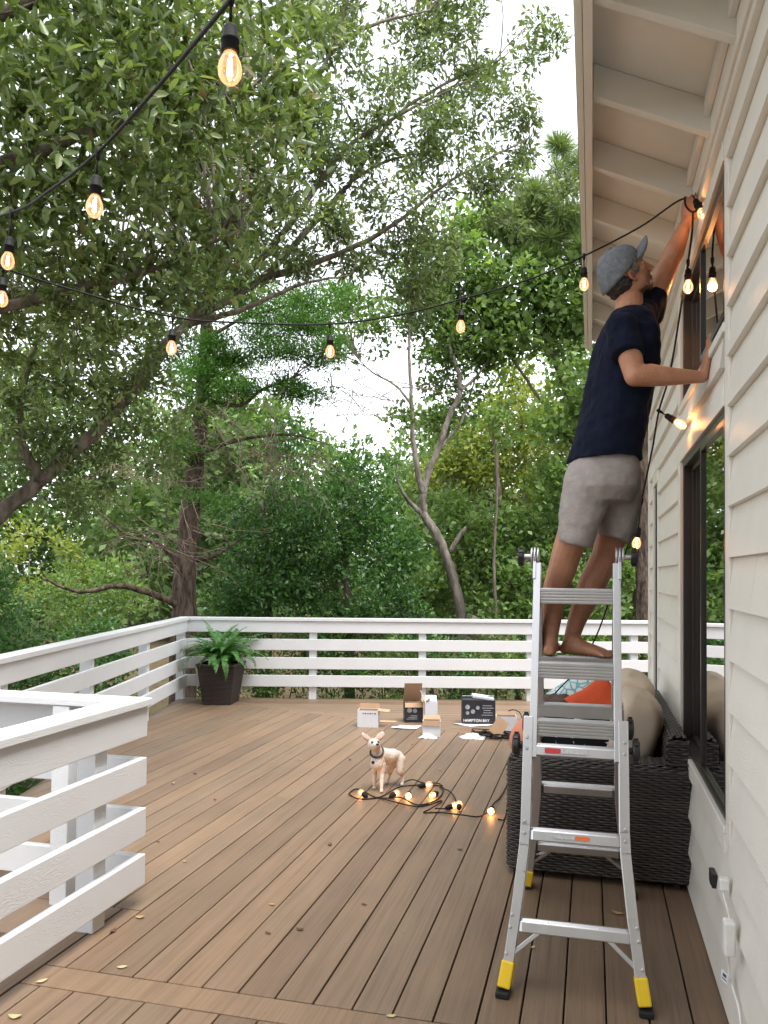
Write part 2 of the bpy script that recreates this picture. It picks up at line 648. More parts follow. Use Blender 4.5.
def build_deck():
    mb = MB()
    rnd = random.Random(11)
    def slab(poly):
        if len(poly) >= 3:
            area = sum(poly[i][0] * poly[(i + 1) % len(poly)][1] - poly[(i + 1) % len(poly)][0] * poly[i][1] for i in range(len(poly)))
            if abs(area) < 0.002:
                return
            if area < 0:
                poly = poly[::-1]
            z = rnd.uniform(-0.0008, 0.0008)
            mb.hexa([(x, y, -TH + z) for x, y in poly], [(x, y, z) for x, y in poly])
    # main field and the boards between the camera and the border board
    k = -34
    while True:
        xa = -0.092 + BOARD * k + GAP / 2
        xb = xa + BOARD - GAP
        k += 1
        if xa > 0.47:
            break
        xb = min(xb, 0.475)
        if xb < -4.7:
            continue
        if xa < -2.045 < xb:
            slab([(-2.045, 2.757), (xb, 2.757), (xb, 3.294), (-2.045, 3.294)])
            slab([(-2.045, -1.6), (xb, -1.6), (xb, 2.606), (-2.045, 2.606)])
        y0 = 2.757 if xa > -2.05 else 3.30
        poly = [(xa, y0), (xb, y0), (xb, 9.5), (xa, 9.5)]
        # seam to the back strip, then the left railing line
        poly = clip(poly, BND[0], BND[1] - 0.075, BND[2], 1.0)
        cx, cy = CORNER.x - UX.x * 0.10, CORNER.y - UX.y * 0.10
        poly = clip(poly, cx, cy, -UX.x, -UX.y) if poly else poly
        # a long run is made of two boards butted together
        if poly:
            cut = rnd.choice([None, None, None, rnd.uniform(4.2, 7.2)])
            if cut:
                slab(clip(poly, 0, cut - 0.002, 0, 1)); slab(clip(poly, 0, cut + 0.002, 0, -1))
            else:
                slab(poly)
        if xa > -2.05:
            slab([(xa, -1.6), (xb, -1.6), (xb, 2.606), (xa, 2.606)])
    slab([(-2.045, 2.612), (0.475, 2.612), (0.475, 2.751), (-2.045, 2.751)])
    slab([(-2.19, -1.6), (-2.053, -1.6), (-2.053, 3.294), (-2.19, 3.294)])
    main = mb.build('deck', 'deck', bevel=0.003)
    tag(main, kind='structure')
    # turned strip along the back railing; own object so that its grain follows its boards
    mb2 = MB()
    mb, keep = mb2, mb
    def loc2(x, y):
        d = Vector((x, y, 0)) - CORNER
        return (d.dot(UX), d.dot(VX))
    p0 = loc2(BND[0], BND[1] + 0.075)
    nb = Vector((BND[2], 1.0, 0)).normalized()
    nl = (-nb.dot(UX), -nb.dot(VX))
    j = 0
    while j < 17:
        vb = 0.12 - j * BOARD
        va = vb - BOARD + GAP
        poly = [(-0.10, va), (5.9, va), (5.9, vb), (-0.10, vb)]
        poly = clip(poly, p0[0], p0[1], nl[0], nl[1])
        if poly and len(poly) >= 3:
            area = sum(poly[i][0] * poly[(i + 1) % len(poly)][1] - poly[(i + 1) % len(poly)][0] * poly[i][1] for i in range(len(poly)))
            if abs(area) > 0.004:
                mb2.hexa([(y, -x, -TH) for x, y in poly], [(y, -x, 0) for x, y in poly])
        j += 1
    # the border board that covers the seam
    q0, q1 = loc2(-4.60, bnd_y(-4.60)), loc2(0.6, bnd_y(0.6))
    a, b = Vector((q0[1], -q0[0], 0)), Vector((q1[1], -q1[0], 0))
    s = (b - a).normalized().cross(Vector((0, 0, 1))) * 0.069
    mb2.hexa([tuple(p + Vector((0, 0, -TH))) for p in (a + s, b + s, b - s, a - s)], [tuple(p) for p in (a + s, b + s, b - s, a - s)])
    strip = mb2.build('back_deck', 'deck', bevel=0.003)
    strip.location = CORNER
    strip.rotation_euler = (0, 0, A_ROT + math.pi / 2)
    tag(strip, kind='structure')
    # dark joists and skirt under the boards
    M['joist'] = vary('dark_joist_timber', (0.09, 0.065, 0.045), 0.9, 0.2, 4, 0.1)
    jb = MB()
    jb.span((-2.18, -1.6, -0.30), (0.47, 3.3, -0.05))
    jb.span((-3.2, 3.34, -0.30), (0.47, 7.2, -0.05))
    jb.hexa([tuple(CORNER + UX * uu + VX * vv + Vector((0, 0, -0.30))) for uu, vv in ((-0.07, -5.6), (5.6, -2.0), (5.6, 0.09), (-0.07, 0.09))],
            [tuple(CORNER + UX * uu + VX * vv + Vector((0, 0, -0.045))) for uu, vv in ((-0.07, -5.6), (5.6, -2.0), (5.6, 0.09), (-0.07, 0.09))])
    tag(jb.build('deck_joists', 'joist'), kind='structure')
    # stairs going down in the opening beside the near railing
    st = MB()
    for i in range(4):
        st.span((-3.25, 2.95 - 0.28 * (i + 1), -0.20 * (i + 1) - 0.03), (-2.20, 2.95 - 0.28 * i - 0.006, -0.20 * (i + 1)))
        st.span((-3.25, 2.95 - 0.28 * i - 0.022, -0.20 * (i + 1)), (-2.20, 2.95 - 0.28 * i, -0.20 * i - 0.03))
    st.span((-3.25, 2.95, -TH), (-2.20, 3.292, 0.0))
    tag(st.build('deck_stairs', 'deck', bevel=0.003), kind='structure')


build_deck()

# ================================================================ white railings


def build_far_railing():
    root = thing('deck_railing', CORNER, 'long white four-board railing along the far edges of the deck, in front of the trees', 'railing')
    def P3(u, v, z):
        return CORNER + UX * u + VX * v + Vector((0, 0, z))
    def piece(name, u0, u1, v0, v1, z0, z1, bev=0.004):
        mb = MB()
        q = ((u0, v0), (u1, v0), (u1, v1), (u0, v1))
        mb.hexa([P3(a, b, z0) for a, b in q], [P3(a, b, z1) for a, b in q])
        mb.build(name, 'rail_white', root, bevel=bev)
    L0, B1 = -6.6, 5.85
    for z0, z1 in ((0.805, 0.942), (0.590, 0.726), (0.365, 0.505), (0.152, 0.290)):
        piece('rail_board', 0.0, B1, 0.0, 0.036, z0, z1)
        piece('rail_board', -0.036, -0.001, L0, 0.036, z0, z1)
    # flat cap boards, mitred at the corner
    for q in (((-0.115, 0.118), (0.022, -0.022), (B1, -0.022), (B1, 0.118)), ((-0.118, 0.115), (-0.118, L0), (0.019, L0), (0.019, -0.025))):
        mb = MB()
        mb.hexa([P3(a, b, 0.944) for a, b in q], [P3(a, b, 0.982) for a, b in q])
        mb.build('top_rail', 'rail_white', root, bevel=0.004)
    for u in (1.51, 2.84, 4.15, 5.41):
        piece('post', u - 0.045, u + 0.045, 0.038, 0.128, -0.6, 0.942)
    for v in (0.0, -1.5, -3.10, -4.65, -6.15):
        piece('post', -0.128, -0.038, v - 0.045, v + 0.045, -0.6, 0.942)
    return root


build_far_railing()


def build_stair_railing():
    root = thing('stair_railing', (-2.0, 3.3, 0), 'short white box-cornered railing around the stair opening, nearest the camera', 'railing')
    XF, YF = -1.985, 3.372
    X1, Y1 = -3.20, 0.35
    for z0, z1 in ((0.763, 0.903), (0.538, 0.668), (0.308, 0.438), (0.090, 0.227)):
        MB().span((XF - 0.038, Y1, z0), (XF, YF, z1)).build('rail_board', 'rail_white', root, bevel=0.004)
        MB().span((X1, YF - 0.038, z0), (XF - 0.039, YF, z1)).build('rail_board', 'rail_white', root, bevel=0.004)
    xo, yo, w = XF + 0.02, YF + 0.006, 0.14
    for q in (((xo - w, yo - w), (xo - w, Y1), (xo, Y1), (xo, yo)), ((xo - w - 0.002, yo - w + 0.002), (xo - 0.002, yo + 0.002), (X1, yo + 0.002), (X1, yo - w + 0.002))):
        mb = MB()
        qq = list(q)
        mb.hexa([(a, b, 0.905) for a, b in qq], [(a, b, 0.941) for a, b in qq])
        mb.build('top_rail', 'rail_white', root, bevel=0.005)
    for y in (3.072, 1.75, 0.5):
        MB().span((XF - 0.128, y - 0.044, -0.2 if y < 3 else 0.0), (XF - 0.040, y + 0.044, 0.903)).build('post', 'rail_white', root, bevel=0.004)
    for x in (-2.355, -3.12):
        MB().span((x - 0.044, YF - 0.128, -0.3), (x + 0.044, YF - 0.040, 0.903)).build('post', 'rail_white', root, bevel=0.004)
    for (x, y) in ((-2.02, 3.18), (-2.05, 2.62), (-2.3, 3.31), (-2.05, 1.9)):
        MB().lathe((x, y, 0.9405), (0, 0, 1), [(0, 0.005), (0.0012, 0.0045)], 8).build('screw', 'steel', root)


build_stair_railing()

# ================================================================ the house: lap siding, windows, deep eave
W = 0.48


def build_house():
    root = thing('house', (W, 3.0, 0), 'warm white house with wide lap siding, dark framed windows and deep open eave', 'house')
    EXP, OFF = 0.175, 0.013
    jr = random.Random(17)
    # lap siding: every course is a tilted plank whose lower edge stands proud of the one below
    def siding(y0, y1, z0, z1):
        mb = MB()
        k = math.floor((z0 - OFF) / EXP)
        while OFF + EXP * k < z1:
            a = max(z0, OFF + EXP * k)
            b = min(z1, OFF + EXP * (k + 1) + 0.02)
            if b - a > 0.012:
                ba, bb = OFF + EXP * k, OFF + EXP * (k + 1)
                def xo(z):
                    return W - 0.028 + 0.025 * (z - ba) / (EXP + 0.02)
                pr = [(xo(a), a), (xo(b), b), (W + 0.03, b), (W + 0.03, a)]
                cuts = [y0] + ([jr.uniform(y0 + 0.4, y1 - 0.4)] if y1 - y0 > 1.4 and jr.random() < 0.6 else []) + [y1]
                for ya, yb in zip(cuts, cuts[1:]):
                    e = 0.0012 if len(cuts) > 2 else 0.0
                    mb.prism([(x, ya + (e if ya > y0 else 0), z) for x, z in pr], (0, yb - ya - e, 0))
            k += 1
        mb.build('siding', 'siding', root)
    ZT = 3.42
    siding(-1.6, 3.005, -0.3, ZT)
    siding(3.005, 4.68, -0.3, 0.545)
    siding(3.16, 4.68, 2.215, 2.40)
    siding(3.005, 4.68, 3.10, ZT)
    siding(4.68, 6.08, -0.3, ZT)
    siding(6.08, 6.55, 2.30, ZT)
    siding(6.55, 6.93, -0.3, ZT)
    # wall body behind the boards, the far end wall and the roof
    wb = MB()
    wb.span((W + 0.16, -1.6, -0.9), (W + 0.30, 6.99, 3.5))
    wb.span((W + 0.31, 6.85, -0.9), (6.0, 6.99, 3.2))
    wb.span((W + 0.02, -1.6, -0.9), (W + 0.155, 6.99, -0.31))
    wb.build('wall', 'siding', root)
    # unseen wing and eave, added behind the camera to shade the near deck
    wb = MB()
    wb.span((-2.05, -1.95, -0.9), (W + 0.30, -1.62, 3.45))
    wb.span((-2.05, -3.4, 3.451), (W + 0.30, -1.62, 3.85))
    wb.span((-0.3, -3.4, 3.851), (W + 0.5, -0.6, 3.97))
    wb.build('wall', 'siding', root)
    # window units
    def window(y0, y1, z0, z1, bar_y, trim_top=0.085, trim_bot=0.10):
        fr = MB()
        t = 0.030
        xf, xb = W - 0.012, W + 0.12
        fr.span((xf, y0, z0), (xb, y0 + t, z1)); fr.span((xf, y1 - t, z0), (xb, y1, z1))
        fr.span((xf, y0 + t, z1 - t), (xb, y1 - t, z1)); fr.span((xf, y0 + t, z0), (xb, y1 - t, z0 + t))
        win = fr.build('window', 'bronze', root, bevel=0.003)
        # near sash stands in front, far sash sits one track deeper
        def sash(a, b, x, name):
            s = MB()
            w_ = 0.026
            s.span((x, a, z0 + t), (x + 0.03, a + w_, z1 - t)); s.span((x, b - w_, z0 + t), (x + 0.03, b, z1 - t))
            s.span((x, a + w_, z0 + t), (x + 0.03, b - w_, z0 + t + w_)); s.span((x, a + w_, z1 - t - w_), (x + 0.03, b - w_, z1 - t))
            s.build(name, 'bronze', win, bevel=0.002)
            g = MB()
            g.span((x + 0.012, a + w_ + 0.001, z0 + t + w_ + 0.001), (x + 0.018, b - w_ - 0.001, z1 - t - w_ - 0.001))
            g.build('pane', 'glass', win)
        if bar_y:
            sash(y0 + t + 0.001, bar_y + 0.02, W - 0.016, 'sash')
            sash(bar_y - 0.015, y1 - t - 0.001, W + 0.028, 'sash')
            v = MB()
            v.span((W + 0.000, bar_y + 0.023, z0 + t + 0.002), (W + 0.024, bar_y + 0.040, z1 - t - 0.002))
            v.build('sash_strip', 'vinyl', win)
        else:
            sash(y0 + t + 0.001, y1 - t - 0.001, W + 0.03, 'sash')
        return win
    def trim(name, y0, y1, z0, z1, proud=0.026):
        MB().span((W - proud, y0, z0), (W + 0.13, y1, z1)).build(name, 'trim', root, bevel=0.003)
    window(3.098, 4.56, 0.640, 2.130, 3.80)
    window(3.098, 4.56, 2.440, 3.02, 3.80)
    window(6.14, 6.49, 0.28, 2.20, None)
    # casings: one tall board on the near side, narrow ones elsewhere
    trim('casing', 3.008, 3.094, 0.546, 3.095, 0.021)
    trim('casing', 4.565, 4.675, 0.640, 2.130); trim('casing', 4.565, 4.675, 2.440, 3.02)
    trim('head_casing', 3.097, 4.675, 2.133, 2.212); trim('head_casing', 3.097, 4.675, 3.023, 3.095)
    trim('apron', 3.097, 4.675, 0.546, 0.612, 0.024); trim('apron', 3.097, 4.675, 2.402, 2.437, 0.026)
    MB().span((W - 0.028, 3.097, 0.614), (W + 0.12, 4.675, 0.638)).build('window_sill', 'trim', root, bevel=0.004)
    trim('casing', 6.083, 6.137, 0.20, 2.20); trim('casing', 6.493, 6.547, 0.20, 2.20); trim('head_casing', 6.083, 6.547, 2.203, 2.297); trim('apron', 6.083, 6.547, 0.12, 0.277)
    trim('corner_board', 6.933, 7.035, -0.3, 3.42, 0.030)
    # eave: the roof rises outwards; exposed rafters under painted boards
    sl = (3.47 - 3.255) / 0.45                     # rise towards the outside
    def zb(x):                                     # underside of the rafters
        return 3.255 + (W - x) * sl
    H_R = 0.135
    y = 2.80 - 0.588 * 7
    while y < 6.95:
        mb = MB()
        x0, x1 = 0.002, W + 0.05
        mb.prism([(x0, y - 0.022, zb(x0)), (x1, y - 0.022, zb(x1)), (x1, y - 0.022, zb(x1) + H_R), (x0, y - 0.022, zb(x0) + H_R)], (0, 0.044, 0))
        mb.build('rafter', 'soffit', root, bevel=0.003)
        y += 0.588
    # painted roof boards
    mb = MB()
    xa, xb = -0.02, W + 0.06
    mb.prism([(xa, -1.6, zb(xa) + H_R + 0.001), (xb, -1.6, zb(xb) + H_R + 0.001), (xb, -1.6, zb(xb) + H_R + 0.02), (xa, -1.6, zb(xa) + H_R + 0.02)], (0, 8.62, 0))
    mb.build('roof_board', 'soffit', root)
    rf = MB()
    xa, xb = -0.07, 6.0
    rf.prism([(xa, -1.6, zb(xa) + H_R + 0.022), (xb, -1.6, zb(xb) + H_R + 0.022), (xb, -1.6, zb(xb) + H_R + 0.10), (xa, -1.6, zb(xa) + H_R + 0.10)], (0, 8.66, 0))
    M['roof'] = vary('grey_roof_sheet', (0.20, 0.20, 0.21), 0.6, 0.1, 3, 0.1)
    rf.build('roof', 'roof', root)
    MB().span((-0.034, -1.6, 3.435), (-0.001, 7.03, 3.64)).build('fascia', 'trim', root, bevel=0.003)
    MB().span((-0.062, -1.6, 3.450), (-0.036, 7.05, 3.70)).build('fascia', 'trim', root, bevel=0.003)
    MB().span((-0.069, -1.6, 3.60), (-0.0635, 7.06, 3.73)).build('drip_edge', 'bronze', root)
    # frieze and bird-block strip where wall and rafters meet
    MB().span((W - 0.030, -1.6, 3.235), (W + 0.02, 6.93, 3.40)).build('frieze', 'trim', root, bevel=0.003)
    MB().span((W - 0.055, -1.6, 3.335), (W - 0.031, 6.93, 3.40)).build('frieze', 'soffit', root, bevel=0.003)
    return root


HOUSE = build_house()

# ================================================================ aluminium multi-position ladder, standing as an A-frame
def build_ladder():
    CX, APY = -0.062, 3.53
    root = thing('step_ladder', (CX, APY, 0), 'silver aluminium folding step ladder with yellow feet, the man standing on it', 'ladder')
    SL = 0.338
    for side in (-1, 1):                               # -1: towards the camera, 1: away from it
        def pt(dx, z, out=0.0):
            d = 0.53 - SL * z + out * 0.947
            return Vector((CX + dx, APY + side * d, z + out * 0.32))
        upv = Vector((0, -side * SL, 1)).normalized()
        nrm = Vector((0, side * 1.0, SL)).normalized()      # outward face of this half
        for sx in (-1, 1):
            # inner section: straight channel, with a front web and two lips
            rail = MB()
            a, b = pt(sx * 0.174, 0.80), pt(sx * 0.174, 1.565)
            rail.bar(a, b, 0.006, 0.062, nrm)
            for o_ in (-0.028, 0.028):
                rail.bar(a + nrm * o_ - Vector((sx * 0.0125, 0, 0)), b + nrm * o_ - Vector((sx * 0.0125, 0, 0)), 0.0285, 0.006, nrm)
            rail.build('inner_rail', 'alu', root, bevel=0.0015)
            # outer section: wraps the inner one and flares out towards the foot
            rail = MB()
            path = [(0.197, 0.945), (0.197, 0.56), (0.200, 0.49), (0.209, 0.40), (0.222, 0.28), (0.251, 0.06)]
            for (x0, z0), (x1, z1) in zip(path, path[1:]):
                p, q = pt(sx * x0, z0), pt(sx * x1, z1)
                e = (q - p).normalized() * 0.004
                p, q = p - e, q + e
                rail.bar(p, q, 0.0062, 0.070, nrm)
                for o_ in (-0.032, 0.032):
                    rail.bar(p + nrm * o_ - Vector((sx * 0.0165, 0, 0)), q + nrm * o_ - Vector((sx * 0.0165, 0, 0)), 0.034, 0.0058, nrm)
            rail.build('outer_rail', 'alu', root, bevel=0.0015)
            # foot: yellow shoe with a black tread
            ft = MB()
            p, q = pt(sx * 0.230, 0.108), pt(sx * 0.244, 0.022)
            ft.bar(p, q, 0.046, 0.084, nrm)
            foot = ft.build('foot', 'yellow', root, bevel=0.006)
            rb = MB()
            c = pt(sx * 0.247, 0.012)
            rb.box(c, (0.050, 0.092, 0.022))
            rb.build('rubber_pad', 'rubber', foot, bevel=0.005)
            # diagonal brace under the bottom rung
            br = MB()
            br.bar(pt(sx * 0.225, 0.125, 0.012), pt(sx * 0.085, 0.238, 0.012), 0.016, 0.032, nrm)
            br.build('brace', 'alu', root, bevel=0.002)
            # lock knob of the telescoping section
            kb = MB()
            c = pt(sx * 0.203, 0.845)
            kb.lathe(c, (sx, 0, 0), [(0, 0.014), (0.012, 0.014), (0.013, 0.042), (0.018, 0.046), (0.034, 0.044), (0.040, 0.036), (0.040, 0.0)], 20)
            for k in range(8):
                a_ = k * math.pi / 4
                kb.box(c + Vector((sx * 0.025, math.cos(a_) * 0.046, math.sin(a_) * 0.046)), (0.018, 0.010, 0.010), Matrix.Rotation(a_, 3, 'X'))
            kb.build('lock_knob', 'black', root, bevel=0.001)
            for z in (0.215, 0.255, 0.53, 0.57, 0.83, 0.87, 0.13):
                xx = 0.199 + max(0, 0.52 - z) * 0.135
                MB().lathe(pt(sx * (xx - 0.014), z, 0.035), nrm, [(0, 0.0065), (0.004, 0.0065), (0.006, 0.004)], 10).build('bolt', 'steel', root)
        # broad outer rungs: rolled channel with squashed ends
        for z in (0.225, 0.53, 0.83):
            half = 0.191 + max(0.0, 0.52 - z) * 0.135
            rg = MB()
            prof = [(-0.024, -0.022), (-0.014, -0.030), (0.020, -0.030), (0.026, -0.020), (0.026, 0.006), (0.012, 0.018), (-0.024, 0.018)]
            rs = []
            for t in (-1.0, -0.93, -0.80, 0.80, 0.93, 1.0):
                k = 0.55 if abs(t) > 0.9 else 1.0
                rs.append([pt(t * half, z) + upv * (u * 1.0) + nrm * (n_ * k + 0.012) for u, n_ in prof])
            vs = [p for r_ in rs for p in r_]
            m_ = len(prof)
            fs = [tuple(range(m_ - 1, -1, -1)), tuple((len(rs) - 1) * m_ + i for i in range(m_))]
            for i in range(len(rs) - 1):
                for j in range(m_):
                    fs.append((i * m_ + j, i * m_ + (j + 1) % m_, (i + 1) * m_ + (j + 1) % m_, (i + 1) * m_ + j))
            rg.add(vs, fs)
            rg.build('rung', 'alu', root, bevel=0.003)
        # inner rungs: flat tread with three grooves along the front
        for z in (0.945, 1.165, 1.465):
            rg = MB()
            half = 0.170
            y0 = pt(0, z).y
            rg.box((CX, y0, z - 0.006), (2 * half, 0.064, 0.012))
            for i in range(4):
                rg.box((CX, y0 + side * 0.028, z - 0.018 - i * 0.0125), (2 * half, 0.008, 0.0085))
            rg.box((CX, y0 + side * 0.020, z - 0.036), (2 * half, 0.008, 0.054))
            rg.box((CX, y0 - side * 0.026, z - 0.034), (2 * half, 0.006, 0.044))
            for i in range(5):
                rg.box((CX, y0 - 0.024 + i * 0.012, z + 0.001), (2 * half, 0.0045, 0.0025))
            rg.build('tread_rung', 'alu', root, bevel=0.0012)
    # spreader bar between the far legs
    sp = MB()
    sp.bar((CX - 0.21, APY + 0.44, 0.305), (CX + 0.21, APY + 0.44, 0.305), 0.02, 0.022)
    sp.build('spreader_bar', 'alu', root, bevel=0.002)
    for sx in (-1, 1):
        hg = MB()
        c = Vector((CX + sx * 0.174, APY, 1.60))
        for x_, r_ in ((-0.013, 0.040), (0.000, 0.042), (0.013, 0.040)):
            hg.lathe(c + Vector((x_ - 0.004, 0, 0)), (1, 0, 0), [(0, r_ - 0.002), (0.001, r_), (0.007, r_), (0.008, r_ - 0.002)], 24)
        for s in (-1, 1):
            hg.bar(c + Vector((0, s * 0.004, -0.005)), Vector((c.x, APY + s * 0.036, 1.50)), 0.012, 0.052, (0, s, SL))
        hg.build('hinge', 'alu', root, bevel=0.001)
        MB().lathe(c + Vector((sx * 0.016, 0, 0)), (sx, 0, 0), [(0, 0.012), (0.034, 0.012)], 14).build('hinge_pin', 'steel', root)
        kb = MB()
        kb.lathe(c + Vector((sx * 0.046, 0, 0)), (sx, 0, 0), [(0, 0.030), (0.003, 0.037), (0.022, 0.037), (0.027, 0.030), (0.027, 0.0)], 20)
        for k in range(10):
            a_ = k * math.pi / 5
            kb.box(c + Vector((sx * 0.058, math.cos(a_) * 0.037, math.sin(a_) * 0.037)), (0.018, 0.008, 0.008), Matrix.Rotation(a_, 3, 'X'))
        kb.build('lock_knob', 'black', root, bevel=0.001)
    # small warning stickers on the camera side
    def pt(dx, z, out=0.0):
        return Vector((CX + dx, APY - (0.53 - SL * z) - out, z))
    M['sticker_red'] = vary('red_sticker', (0.55, 0.03, 0.04), 0.5, 0.1, 30, 0)
    M['sticker_orange'] = vary('orange_sticker', (0.75, 0.16, 0.03), 0.5, 0.1, 30, 0)
    M['sticker_grey'] = vary('grey_sticker', (0.52, 0.52, 0.53), 0.5, 0.25, 160, 0, stretch=(1, 1, 0.3))
    for (x0, x1, z0, z1, m_) in ((-0.115, -0.055, 0.829, 0.846, 'sticker_red'), (-0.052, 0.045, 0.829, 0.844, 'sticker_grey'), (0.005, 0.055, 0.532, 0.545, 'sticker_orange'), (-0.075, 0.003, 0.532, 0.543, 'sticker_grey')):
        mb = MB()
        a = [pt(x0, z0, 0.0395), pt(x1, z0, 0.0395), pt(x1, z1, 0.0395), pt(x0, z1, 0.0395)]
        mb.prism(a, (0, 0.003, 0.0))
        mb.build('sticker', m_, root)
    return root


build_ladder()

# ================================================================ wicker sofa with cushions
def weave(path, profile, row_h, pitch, amp, phase0=0.0):
    """ribbons woven over hidden ribs. path: points in plan (dense polyline, outward normal on the right);
    profile: list of (inward offset, z) swept along the path"""
    P = [Vector((x, y, 0)) for x, y in path]
    d = [0.0]
    for a, b in zip(P, P[1:]):
        d.append(d[-1] + (b - a).length)
    step = pitch / 4.0
    N = max(4, int(d[-1] / step))
    pts = []
    j = 0
    for i in range(N + 1):
        s = d[-1] * i / N
        while j < len(d) - 2 and d[j + 1] < s:
            j += 1
        t = (s - d[j]) / max(1e-9, d[j + 1] - d[j])
        p = P[j].lerp(P[j + 1], t)
        tg = (P[j + 1] - P[j]).normalized()
        pts.append((p, Vector((tg.y, -tg.x, 0)), s))
    # resample the profile
    pr = [Vector((o, z)) for o, z in profile]
    pd = [0.0]
    for a, b in zip(pr, pr[1:]):
        pd.append(pd[-1] + (b - a).length)
    rows = int(pd[-1] / row_h)
    def prof(s):
        k = 0
        while k < len(pd) - 2 and pd[k + 1] < s:
            k += 1
        t = (s - pd[k]) / max(1e-9, pd[k + 1] - pd[k])
        a = pr[k].lerp(pr[k + 1], t)
        tg = (pr[k + 1] - pr[k]).normalized()
        return a, Vector((-tg.y, tg.x))             # outward normal in (inward, z) space
    mb = MB()
    for r in range(rows):
        s0 = r * row_h
        lines = []
        for u, bul in ((0.06, 0.0), (0.30, 0.0022), (0.70, 0.0022), (0.94, 0.0)):
            c, n2 = prof(s0 + u * row_h)
            line = []
            for (p, nn, s) in pts:
                w = amp * math.sin(math.pi * s / pitch + math.pi * r + phase0) + bul
                q = p - nn * (c.x + n2.x * w) + Vector((0, 0, c.y + n2.y * w))
                line.append(q)
            lines.append(line)
        m = len(pts)
        vs = [q for ln in lines for q in ln]
        fs = []
        for a in range(len(lines) - 1):
            for i in range(m - 1):
                fs.append((a * m + i, a * m + i + 1, (a + 1) * m + i + 1, (a + 1) * m + i))
        mb.add(vs, fs)
    return mb


def pillow(c, ax, ay, hx, hy, th, n=22, corner=0.10, power=2.6):
    """a stuffed cushion: two bulging faces joined along a seam, corners pulled out a little"""
    c, ax, ay = Vector(c), Vector(ax).normalized(), Vector(ay).normalized()
    az = ax.cross(ay).normalized()
    ay = az.cross(ax)
    vs, fs = [], []
    idx = {}
    for side in (1, -1):
        for j in range(n + 1):
            for i in range(n + 1):
                u, v = i / n * 2 - 1, j / n * 2 - 1
                edge = i in (0, n) or j in (0, n)
                if edge and side == -1:
                    idx[(side, i, j)] = idx[(1, i, j)]
                    continue
                pull = 1 - corner * (1 - (abs(u) * abs(v)) ** 0.8) * max(abs(u), abs(v)) ** 3
                h = th * ((1 - abs(u) ** power) * (1 - abs(v) ** power)) ** 0.5
                wob = 1 + 0.05 * math.sin(5 * u + 3 * v) + 0.03 * math.sin(9 * v - 4 * u)
                idx[(side, i, j)] = len(vs)
                vs.append(c + ax * (u * hx * pull) + ay * (v * hy * pull) + az * (side * h * wob))
    for side in (1, -1):
        for j in range(n):
            for i in range(n):
                q = [idx[(side, i, j)], idx[(side, i + 1, j)], idx[(side, i + 1, j + 1)], idx[(side, i, j + 1)]]
                fs.append(tuple(q if side == 1 else q[::-1]))
    mb = MB()
    mb.add(vs, fs)
    return mb


